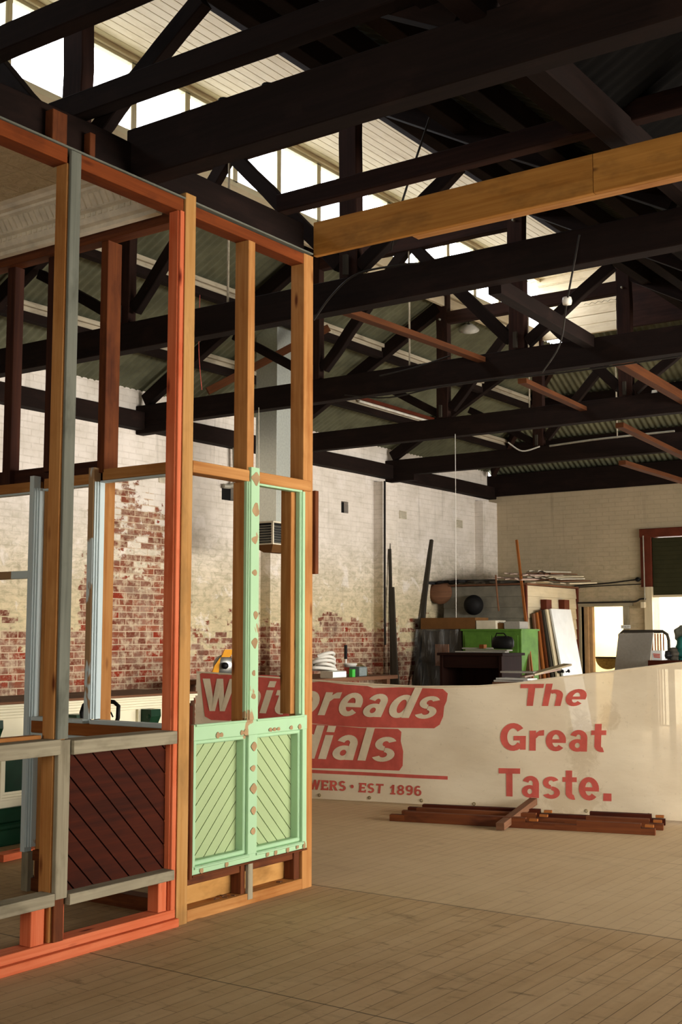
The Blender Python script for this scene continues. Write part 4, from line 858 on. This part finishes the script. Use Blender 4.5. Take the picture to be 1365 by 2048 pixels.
m = MB(); m.tube([(b.x, b.y, zt), top], .016, 8); m.build('pole', 'white_plastic', t); m = MB(); m.tube([top, tt], .022, 8); m.build('grip', 'black_rubber', t)
wire([(-9.3, at(664, 1350, x=-9.3).y, zt), at(662, 1325, x=-9.4)], .012, 'black', 'black_stick', 'short black stick leaning beside the white hose', 'stick')
wire([at(722, 1358, x=-9.2), at(712, 1330, x=-9.4), at(730, 1335, x=-9.3), at(738, 1358, x=-9.1)], .012, 'brass', 'strap_loop', 'olive strap looped on the bench end', 'strap')
# yellow handled saw
b = onb(448, -9.05); b.y = at(448, 1350, x=-9.05).y; b = at(448, 1330, x=-9.3); b.z = 1.26
t = empty('circular_saw', (b.x, b.y, 1.0), 'yellow handled circular saw on its box at the left end of the banner', 'power tool')
m = MB(); m.lathe([(0, -.02), (.115, -.02), (.13, 0), (.115, .02), (.04, .03), (0, .03)], (b.x, b.y, b.z - .02), (.8, -.6, 0), 24); m.build('blade_guard', 'steel', t)
m = MB(); m.lathe([(0, 0), (.04, 0), (.04, .03), (0, .03)], (b.x + .04, b.y - .03, b.z - .02), (.8, -.6, 0), 16); m.build('hub', 'black', t)
m = MB(); pr = [(-.04, .08), (.0, .17), (.10, .17), (.11, .15), (.06, .08)]; m.prism([(b.x + .6 * u, b.y + .8 * u, b.z + v) for u, v in pr], (.04, -.03, 0)); m.build('handle', 'yellow', t)
m = MB(); m.prism([(b.x + .6 * u, b.y + .8 * u, b.z + v) for u, v in ((-.16, -.14), (-.12, -.02), (-.05, .08), (-.07, -.1))], (.03, -.02, 0)); m.build('cover', 'yellow', t)
m = MB(); m.box(b.x - .16, b.x + .16, b.y - .2, b.y + .2, 0, b.z - .14, .01); m.build('stand_box', 'plank_dark', t)
a = at(572, 1288, x=XL + .02); t = empty('wall_pump', (XL, a.y, 1.0), 'black wall box with yellow hose behind the green frame', 'pump')
m = MB(); m.box(XL, XL + .12, a.y - .09, a.y + .09, 1.42, 1.58, .01); m.build('box', 'black', t)
m = MB(); m.tube([(XL + .06, a.y - .03, 1.42), (XL + .1, a.y - .05, 1.3), (XL + .12, a.y + .0, 1.05)], .016, 6); m.build('cable', 'black', t)
m = MB(); m.tube([(XL + .06, a.y + .05, 1.42), (XL + .1, a.y + .07, 1.25), (XL + .14, a.y + .07, 1.05)], .02, 6); m.build('hose', 'yellow', t)

# ================================================================== FAR LEFT CORNER: CUBICLE AND STORED THINGS
YB, XB, ZB = 17.72, -8.755, 2.42
t = empty('storage_cubicle', (-9.6, 18.7, 0), 'cream weatherboard cubicle built into the far corner', 'cubicle')
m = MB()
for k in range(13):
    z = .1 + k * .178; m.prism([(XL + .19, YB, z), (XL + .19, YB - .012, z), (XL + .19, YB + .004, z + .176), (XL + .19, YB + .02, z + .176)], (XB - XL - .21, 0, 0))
m.build('front_boards', 'cubicle_front_shaded', t); m = MB()
for k in range(13):
    z = .1 + k * .178
    m.prism([(XB, YB, z), (XB + .012, YB, z), (XB - .004, YB, z + .176), (XB - .02, YB, z + .176)], (0, YF - YB - .002, 0))
m.build('side_boards', 'cream_board', t)
m = MB(); m.box(XL + .18, XB + .05, YB - .05, YF - .005, ZB, ZB + .03); m.build('cubicle_roof', 'plank_brown', t)
for b_ in ((XB - .02, XB + .02, YB - .02, YB + .02), (XB - .01, XB + .03, YF - .06, YF - .005)): m = MB(); m.box(*b_, 0, ZB); m.build('corner_trim', 'red_brown', t)
for px, lb in ((1088, 0), (1124, 1)):
    a = at(px, 1209, x=XB + .02); m = MB(); m.box(XB + .013, XB + .12, a.y - .1, a.y + .1, a.z - .09, a.z + .08); tag(m.build('wall_bracket', 'red_brown'), 'brown timber block on the cubicle wall, %s' % ('left of the pair' if not lb else 'right of the pair'), 'block')
# loose sheets on its roof
def sheet(px0, px1, py, yy, ln, rz, tilt, mat, lb, ztop, th=.012, ragged=True, name='torn_sheet'):
    a, b = at(px0, py, y=yy), at(px1, py, y=yy); m = MB(); n = 9; L = b.x - a.x; P = []; Qq = []
    for k in range(n + 1):
        f = k / n; r = random.uniform(-.05, .05) if ragged else 0; P.append(Vector((a.x + L * f, yy + r, ztop + tilt * f + random.uniform(-.01, .02) * ragged))); Qq.append(Vector((a.x + L * f + rz, yy + ln + r * .5, ztop + .04 + tilt * f)))
    V = P + Qq; V2 = [v + Vector((0, 0, th)) for v in V]; N = len(V); f_ = []
    for k in range(n): f_ += [[k, n + 1 + k, n + 2 + k, k + 1], [N + k, N + k + 1, N + n + 2 + k, N + n + 1 + k], [k, k + 1, N + k + 1, N + k], [n + 1 + k, N + n + 1 + k, N + n + 2 + k, n + 2 + k]]
    f_ += [[0, N, N + n + 1, n + 1], [n, 2 * n + 1, N + 2 * n + 1, N + n]]
    m.add(V + V2, f_); return tag(m.build(name, mat), lb, 'sheet')
sheet(852, 930, 1163, 17.5, .9, .1, .02, 'black', 'black ragged sheet on the cubicle roof, left end', 2.46, .04)
sheet(915, 1000, 1163, 17.55, .9, .0, -.01, 'plank_dark', 'dark ragged sheet on the cubicle roof, middle', 2.46, .04)
sheet(988, 1045, 1163, 17.45, .8, .1, -.04, 'pink_sheet', 'torn pinkish sheet drooping over the cubicle edge', 2.52, .015)
sheet(1012, 1068, 1150, 17.5, .9, .1, -.03, 'pink_sheet', 'torn pinkish sheet lying above the drooping one', 2.58, .015)
for k in range(6):
    tag(sheet(1062 - k * 2, 1140 - k * 9, 1160, 17.9 + k * .02, 1.0, .05 - .03 * (k % 3), -.03, ('cream_board', 'plank_brown', 'card_pale')[k % 3], '', 2.455 + k * .04, .016, True, 'board_sheet'), 'cream board sheet on the cubicle roof, ' + ('lowest of the stack', 'second from the bottom of the stack', 'third from the bottom of the stack', 'third from the top of the stack', 'second from the top of the stack', 'topmost of the stack')[k], 'sheet', 'stack of board sheets on the cubicle roof')
wire([at(1113, 1160, y=18.3), at(1143, 1153, y=18.8)], .02, 'black', 'black_tube', 'short black tube poking from the board stack', 'tube')
# hung things
a = at(882, 1185, y=YB - .06); m = MB(); m.lathe([(0, 0), (.20, .0), (.205, .02), (.15, .05), (0, .06)], a, (.3, -1, .1), 24); tag(m.build('round_tray', 'plank_brown'), 'pale round tray hung high on the cubicle front', 'tray')
a = at(947, 1210, y=YB - .11); m = MB(); m.lathe([(0, .10), (.10, .10), (.13, .04), (.165, .0), (.17, -.03), (.15, -.06), (0, -.1)], a, (.2, -1, 0), 28); tag(m.build('dark_bowl', 'black_rubber'), 'large dark round bowl hung on the cubicle front', 'bowl')
plank(at(992, 1150, y=17.4), at(998, 1222, y=17.5), .03, .02, 'plank_brown', 'broken_lath', 'thin broken lath hanging from the cubicle roof', 'lath')
# green cupboard with boxes
gy = 16.9; ztp = at(985, 1258, y=gy).z; xl_, xr_ = at(926, 1300, y=gy).x, at(1046, 1300, y=gy).x
t = empty('green_cupboard', ((xl_ + xr_) / 2, gy + .2, 0), 'bright green painted cupboard against the cubicle', 'cupboard')
m = MB(); m.box(xl_, xr_ - .02, gy, gy + .6, 0, ztp - .03, .006); m.build('body', 'green_cupboard', t); m = MB(); m.box(xl_ - .02, xr_, gy - .03, gy + .62, ztp - .03, ztp); m.build('top', 'green_cupboard', t)
m = MB(); m.box(xl_ + .05, (xl_ + xr_) / 2 - .01, gy - .018, gy, .1, ztp - .1); m.build('door', 'green_cupboard', t); m = MB(); m.box((xl_ + xr_) / 2 + .01, xr_ - .07, gy - .018, gy, .1, ztp - .1); m.build('door', 'green_cupboard', t)
xq = at(840, 1300, y=gy).x; t = empty('wrapped_cabinet', ((xq + xl_) / 2, gy + .3, 0), 'dark cabinet draped in clear plastic left of the green cupboard', 'cabinet')
m = MB(); m.box(xq + .03, xl_ - .03, gy + .02, gy + .6, 0, ztp - .02); m.build('body', 'plank_dark', t); m = MB(); m.box(xq + .3, xq + .55, gy - .01, gy + .02, 1.1, 1.45); m.build('drawer', 'plank_brown', t)
m = MB(); N1, N2 = 16, 20; V = []
for i in range(N1 + 1):
    for j in range(N2 + 1): f = i / N1; V.append(Vector((xq - .03 + (xl_ - xq + .0) * f, gy - .04 - .05 * abs(math.sin(f * 9 + j * .3)) - .012 * (N2 - j), ztp * j / N2)))
m.add(V, [[i * (N2 + 1) + j, (i + 1) * (N2 + 1) + j, (i + 1) * (N2 + 1) + j + 1, i * (N2 + 1) + j + 1] for i in range(N1) for j in range(N2)], smooth=True); m.build('plastic_sheet', 'plastic_wrap', t)
def obox(name, mat, px0, px1, py0, py1, yy, dep, lb, cat, z0=None, c=.004, jit=0.):
    a, b = at(px0, py0, y=yy), at(px1, py1, y=yy); m = MB(); m.box(a.x, b.x, yy, yy + dep, b.z if z0 is None else z0, a.z, c, jit, 1 if not jit else 4); return tag(m.build(name, mat), lb, cat)
obox('cardboard_box', 'card', 842, 951, 1236, 1256, gy + .05, .45, 'long brown cardboard box on top of the wrapped cabinet', 'box', ztp)
obox('carton', 'card_pale', 953, 992, 1241, 1256, gy + .05, .35, 'small white carton on the green cupboard', 'box', ztp)
obox('paper_stack', 'grey_board', 1009, 1040, 1243, 1256, gy + .1, .3, 'stack of grey papers at the right of the cupboard top', 'papers', ztp, .01)
obox('carton', 'card', 994, 1008, 1246, 1256, gy + .12, .25, 'small brown carton between white carton and papers', 'box', ztp)
# dark desk in front with clutter and a bag
dy = 15.6; zd = at(940, 1306, y=dy).z; xa, xb = at(880, 1320, y=dy).x, at(1004, 1320, y=dy).x
t = empty('old_desk', ((xa + xb) / 2, dy + .3, 0), 'dark mahogany desk in front of the green cupboard', 'desk')
for n, b in (('desk_top', (xa - .03, xb + .03, dy - .03, dy + .7, zd - .04, zd)), ('side_panel', (xa, xa + .05, dy, dy + .65, 0, zd - .04)), ('side_panel', (xb - .05, xb, dy, dy + .65, 0, zd - .04)), ('apron', (xa + .05, xb - .05, dy + .02, dy + .05, zd - .22, zd - .04)), ('back_panel', (xa + .05, xb - .05, dy + .6, dy + .64, .0, zd - .04))):
    part(n, 'dark_desk', *b, parent=t)
for i, (px0, px1, py0, rz) in enumerate(((905, 1000, 1296, .02), (920, 1008, 1300, -.02), (900, 950, 1300, .05))):
    a, b = at(px0, py0, y=dy + .1), at(px1, py0, y=dy + .1); z = zd + .015 + i * .024; m = MB(); m.timber((a.x, dy + .25 + i * .12, z), (b.x, dy + .25 + i * .12 + rz * 4, z), .16, .02); tag(m.build('loose_slat', 'grey_board'), ('grey slat on the desk, lowest of the pile', 'grey slat on the desk, reaching farthest right', 'short grey slat on the left of the desk')[i], 'slat')
a, b = at(975, 1272, y=dy + .15), at(1019, 1298, y=dy + .15); z0_ = zd + .06
t = empty('black_bag', ((a.x + b.x) / 2, dy + .3, z0_), 'black zip bag sitting on the desk against the green cupboard', 'bag')
m = MB(); N = 14
V = []; cxx, hw, hz = (a.x + b.x) / 2, (b.x - a.x) / 2, (a.z - z0_) / 2
m.lathe([(0, 0), (hw * .8, 0), (hw, hz * .4), (hw * 1.0, hz * 1.2), (hw * .85, hz * 1.8), (hw * .5, hz * 2), (0, hz * 2)], (cxx, dy + .3, z0_), (0, 0, 1), 16)
for v in m.v: v.y = dy + .3 + (v.y - dy - .3) * .55
m.build('body', 'black', t); m = MB(); m.tube([(cxx - .1, dy + .25, z0_ + 2 * hz - .02), (cxx - .06, dy + .22, z0_ + 2 * hz + .04), (cxx + .06, dy + .22, z0_ + 2 * hz + .04), (cxx + .1, dy + .25, z0_ + 2 * hz - .02)], .01, 6); m.build('handle', 'black', t)
obox('wooden_block', 'plank_orange', 959, 968, 1289, 1298, dy + .5, .1, 'small orange brown block on the desk beside the bag', 'block', zd + .06)
# flat white stuff on a crate nearer the banner
cz = at(1030, 1362, y=13.2).z; t0 = obox('packing_crate', 'plank_brown', 985, 1075, 1364, 1420, 13.2, .8, 'low wooden crate just behind the banner', 'crate', 0); zc = max(v[2] for v in t0.bound_box)
for i, (px0, px1, lb, mat, rz) in enumerate(((988, 1040, 'grey book lying on the crate at left', 'grey_board', .1), (995, 1062, 'white paper bundle on the crate', 'white_board', -.05), (1035, 1085, 'pinkish slat pile leaning on the crate', 'pink_sheet', .3), (1048, 1095, 'cream slat sticking out right of the crate', 'cream_board', .4), (990, 1055, 'grey folder on top of the white papers', 'grey_board', .02))):
    a, b = at(px0, 1355, y=13.3), at(px1, 1355, y=13.3); z = zc + .012 + i * .026; m = MB(); m.timber((a.x, 13.35 + i * .05, z), (b.x, 13.35 + i * .05 + rz, z + (rz * .3 if rz > .2 else 0)), .22, .022); tag(m.build('flat_bundle', mat), lb, 'papers')
# leaning dark boards by the pipe
def lean(name, pb, yb_, pt, yt, w_, t_, mat, lb, cat='board', up=(0, 1, 0)):
    a = at(pb, 1360, y=yb_); k = at(pt[0], pt[1], y=yt); m = MB(); a.z = 0; a.x -= 0; m.timber(a, k, w_, t_, up, .003); return tag(m.build(name, mat), lb, cat)
lean('leaning_board', 784, 15.9, (778, 985), 16.1, .03, .03, 'plank_dark', 'thin dark lath standing tallest beside the brick pier')
lean('leaning_board', 789, 15.7, (780, 1098), 16.0, .05, .03, 'plank_dark', 'dark board leaning by the pier, behind the widest one')
lean('leaning_board', 797, 15.5, (784, 1175), 15.9, .09, .03, 'plank_dark', 'widest dark board leaning beside the brick pier')
lean('leaning_board', 803, 15.4, (789, 1290), 15.8, .07, .03, 'plank_dark', 'shortest dark board leaning beside the brick pier')
lean('leaning_board', 819, 16.6, (863, 1080), 17.6, .07, .05, 'plank_dark', 'tall dark board slanting right against the cubicle')
lean('leaning_board', 830, 16.5, (852, 1145), 17.6, .10, .04, 'plank_dark', 'shorter dark board slanting beside the tall one')
# doors and boards leaning on the cubicle side wall: foot out, top against x = XB
def leandoor(pf, pt, y0, wd, th, mat, lb, name='leaning_door', knob=False, dark=None):
    top = at(pt[0], pt[1], x=XB + .06 + pf[1]); zt_ = top.z; yy = y0; x_t = XB + .07 + pf[1]; x_f = pf[0]
    d_ = Vector((x_t - x_f, 0, zt_)); L = d_.length; a = Vector((x_f, yy + wd / 2, .01)); b = a + d_; m = MB()
    t = empty(name, a, lb, 'door' if 'door' in name else 'board'); m.timber(a, b, wd, th, (1, 0, .3), .003); m.build('leaf', mat, t)
    if knob: q = a + d_ * .48 + Vector((.04, -wd / 2 + .08, .02)); m = MB(); m.lathe([(0, 0), (.012, 0), (.012, .03), (.028, .04), (.028, .06), (0, .07)], q, (1, 0, .35), 12); m.build('knob', 'black', t)
    return t
for i, (xf, off, pt, y0, wd, th, mat, lb, kn) in enumerate((
        (-8.50, 0.000, (1050, 1228), 17.80, .78, .035, 'plank_brown', 'brown door leaning innermost on the cubicle wall', False),
        (-8.44, 0.035, (1062, 1226), 17.86, .78, .035, 'plank_orange', 'orange brown door leaning second from the wall', False),
        (-8.37, 0.070, (1072, 1222), 17.92, .78, .035, 'stud_brown', 'red brown door in the middle of the leaning stack', False),
        (-8.30, 0.105, (1080, 1221), 17.95, .78, .035, 'plank_dark', 'dark door between the brown and the cream doors', True),
        (-8.23, 0.140, (1088, 1220), 18.00, .78, .035, 'cream_board', 'cream door leaning behind the white one', True),
        (-8.14, 0.185, (1097, 1219), 18.08, .78, .035, 'white_board', 'white door leaning outermost of the stack', True))):
    leandoor((xf, off), pt, y0, wd, th, mat, lb, knob=kn)
lean('leaning_batten', 1078, 16.9, (1034, 1080), 17.65, .04, .03, 'plank_orange', 'long orange batten rising above the cubicle roof', 'batten')
lean('leaning_plank', 1066, 16.6, (1050, 1266), 17.3, .09, .03, 'plank_brown', 'short brown plank leaning left of the doors', 'plank')
# far wall fittings
def wf_(px, py, d_=.03): return at(px, py, y=YF - d_)
wire([wf_(1150, 1172), wf_(1220, 1166), wf_(1277, 1159), wf_(1292, 1160)], .013, 'cable', 'wall_cable', 'upper dark cable running along the far wall to the roller door', 'cable')
wire([wf_(1150, 1175), wf_(1220, 1171), wf_(1290, 1168)], .010, 'cable', 'wall_cable', 'second dark cable just under the upper one on the far wall')
wire([wf_(1156, 1206, .06), wf_(1250, 1204, .06), wf_(1272, 1203, .06), wf_(1282, 1198, .06), wf_(1293, 1198, .06)], .016, 'cable', 'wall_cable', 'lowest dark cable, passing above the toilet doorway', 'cable')
c = wf_(1277, 1159, .04); m = MB(); m.lathe([(0, 0), (.04, 0), (.04, .03), (0, .04)], c, (0, -1, 0), 14); tag(m.build('junction_box', 'black'), 'round black junction box left of the roller door', 'junction box')
# toilet sign
a, b = wf_(1243, 1250, .035), wf_(1262, 1257, .035); t = empty('toilet_sign', ((a.x + b.x) / 2, YF - .03, b.z), 'tiny white TOILET sign beside the bright doorway', 'sign')
m = MB(); m.box(a.x, b.x, YF - .045, YF - .032, b.z, a.z, .001); m.build('plate', 'white_board', t)
cu = bpy.data.curves.new('t', 'FONT'); cu.body = 'TOILET'; cu.size = 1; ob = bpy.data.objects.new('t', cu); COL.objects.link(ob); dg = bpy.context.evaluated_depsgraph_get(); dg.update(); me = bpy.data.meshes.new_from_object(ob.evaluated_get(dg)); bpy.data.objects.remove(ob)
xs = [v.co.x for v in me.vertices]; sx_ = (b.x - a.x) * .84 / (max(xs) - min(xs)); m = MB(); m.add([(a.x + (b.x - a.x) * .08 + (v.co.x - min(xs)) * sx_, YF - .047, b.z + .013 + v.co.y * sx_ * .9) for v in me.vertices], [list(p.vertices) for p in me.polygons]); m.build('lettering', 'black', t)
# round-bottomed panel in the doorway
a, b = at(1181, 1317, y=YF + .25), at(1233, 1317, y=YF + .25); r = (b.x - a.x) / 2; cxx = (a.x + b.x) / 2
t = empty('half_round_table', (cxx, YF + .45, 0), 'half round brass panel on a thin stand in the bright doorway', 'table')
m = MB(); P = [(cxx + r * .92 * math.cos(math.pi + math.pi * k / 20), YF + .45, a.z + r * .8 * math.sin(math.pi + math.pi * k / 20)) for k in range(21)]; m.prism(P, (0, .03, 0)); m.build('half_round_panel', 'brass', t)
m = MB(); m.box(cxx - r, cxx + r, YF + .38, YF + .56, a.z, a.z + .03); m.build('top', 'plank_dark', t)
m = MB(); m.tube([(cxx - r, YF + .45, 0), (cxx - r, YF + .45, a.z)], .012, 6); m.tube([(cxx + r, YF + .45, 0), (cxx + r, YF + .45, a.z)], .012, 6); zc_ = at(1205, 1345, y=YF + .45).z; m.tube([(cxx - r, YF + .45, zc_), (cxx + r, YF + .45, zc_)], .01, 6); m.build('stand', 'black', t)
# grey board standing, bed frames, table with box and clutter
yb_ = 14.2; P = [at(1238, 1267, y=yb_ + .25), at(1307, 1265, y=yb_ + .25), at(1298, 1348, y=yb_), at(1229, 1348, y=yb_)]; e0 = P[2] + (P[2] - P[1]) * 1.35; e1 = P[3] + (P[3] - P[0]) * 1.35
f = P[2].z / (P[1].z - P[2].z); g0 = P[2] + (P[2] - P[1]) * f; g1 = P[3] + (P[3] - P[0]) * f
m = MB(); m.prism([P[0], P[1], g0, g1], (.003, .02, .0)); tag(m.build('grey_panel', 'grey_board'), 'plain grey board leaning beside the bright doorway', 'board')
yq = 15.6; a, b = at(1240, 1263, y=yq), at(1338, 1265, y=yq)
t = empty('bed_head', ((a.x + b.x) / 2, yq, 0), 'rounded metal bed head with upright bars by the roller door', 'bed head'); m = MB(); zt_ = a.z
m.tube([(a.x, yq, 0), (a.x, yq, zt_ - .04), (a.x + .05, yq, zt_), (b.x - .08, yq, zt_), (b.x - .02, yq, zt_ - .04), (b.x, yq, zt_ - .12), (b.x, yq, 0)], .022, 8); m.build('frame_tube', 'plank_dark', t); m = MB()
for k in range(1, 9): x = a.x + (b.x - a.x) * (.45 + .5 * k / 9); m.tube([(x, yq, .4), (x, yq, zt_ - .03)], .009, 6)
m.tube([(a.x, yq, .4), (b.x, yq, .4)], .012, 6); m.build('bars', 'plank_orange', t)
yt = 13.6; za = at(1330, 1321, y=yt).z; xa, xb = at(1298, 1325, y=yt).x, at(1420, 1325, y=yt).x
t = empty('brown_table', ((xa + xb) / 2, yt + .3, 0), 'red brown table at the right edge behind the banner', 'table')
part('table_top', 'mahogany', xa, xb, yt - .02, yt + .7, za - .1, za, parent=t)
for x in (xa + .05, xb - .05):
    for y in (yt + .03, yt + .62): part('leg', 'mahogany', x - .03, x + .03, y - .03, y + .03, 0, za - .1, parent=t)
o = obox('printed_box', 'white_board', 1304, 1325, 1301, 1321, yt + .1, .2, 'small white box with red print on the brown table', 'box', za)
m = MB(); a = at(1308, 1309, y=yt + .09); 
for k in range(3): m.timber(at(1307 + k, 1308 + k * 3, y=yt + .096), at(1321, 1309 + k * 3, y=yt + .096), .003, .012)
m.build('print', 'red_paint', o)
random.seed(3)
for i, (px, py, r, mat, lb) in enumerate(((1336, 1310, .05, 'black', 'small black lump at the left of the table clutter'), (1348, 1308, .07, 'plank_dark', 'dark brown bundle in the middle of the table clutter'), (1362, 1306, .08, 'teal', 'dark green bundle on the table at the right edge'), (1372, 1288, .12, 'teal', 'large dark green bag behind the table clutter'), (1366, 1268, .10, 'grey_dark', 'grey green cloth heaped on top of the green bag'))):
    c = at(px, py, y=yt + .25 + .06 * i); c.z = max(c.z, za + r * .7); bm = bmesh.new(); bmesh.ops.create_icosphere(bm, subdivisions=3, radius=r)
    m = MB(); bm.verts.index_update(); off = [random.uniform(0, 6) for _ in range(6)]
    m.add([c + v.co * (1 + .22 * math.sin(v.co.x / r * 3 + off[0]) * math.cos(v.co.y / r * 4 + off[1]) + .12 * math.sin(v.co.z / r * 6 + off[2])) for v in bm.verts], [[v.index for v in f.verts] for f in bm.faces], smooth=True); bm.free()
    tag(m.build('cloth_bundle', mat), lb, 'bundle')

for o in bpy.data.objects:
    if '_o' in o: del o['_o']
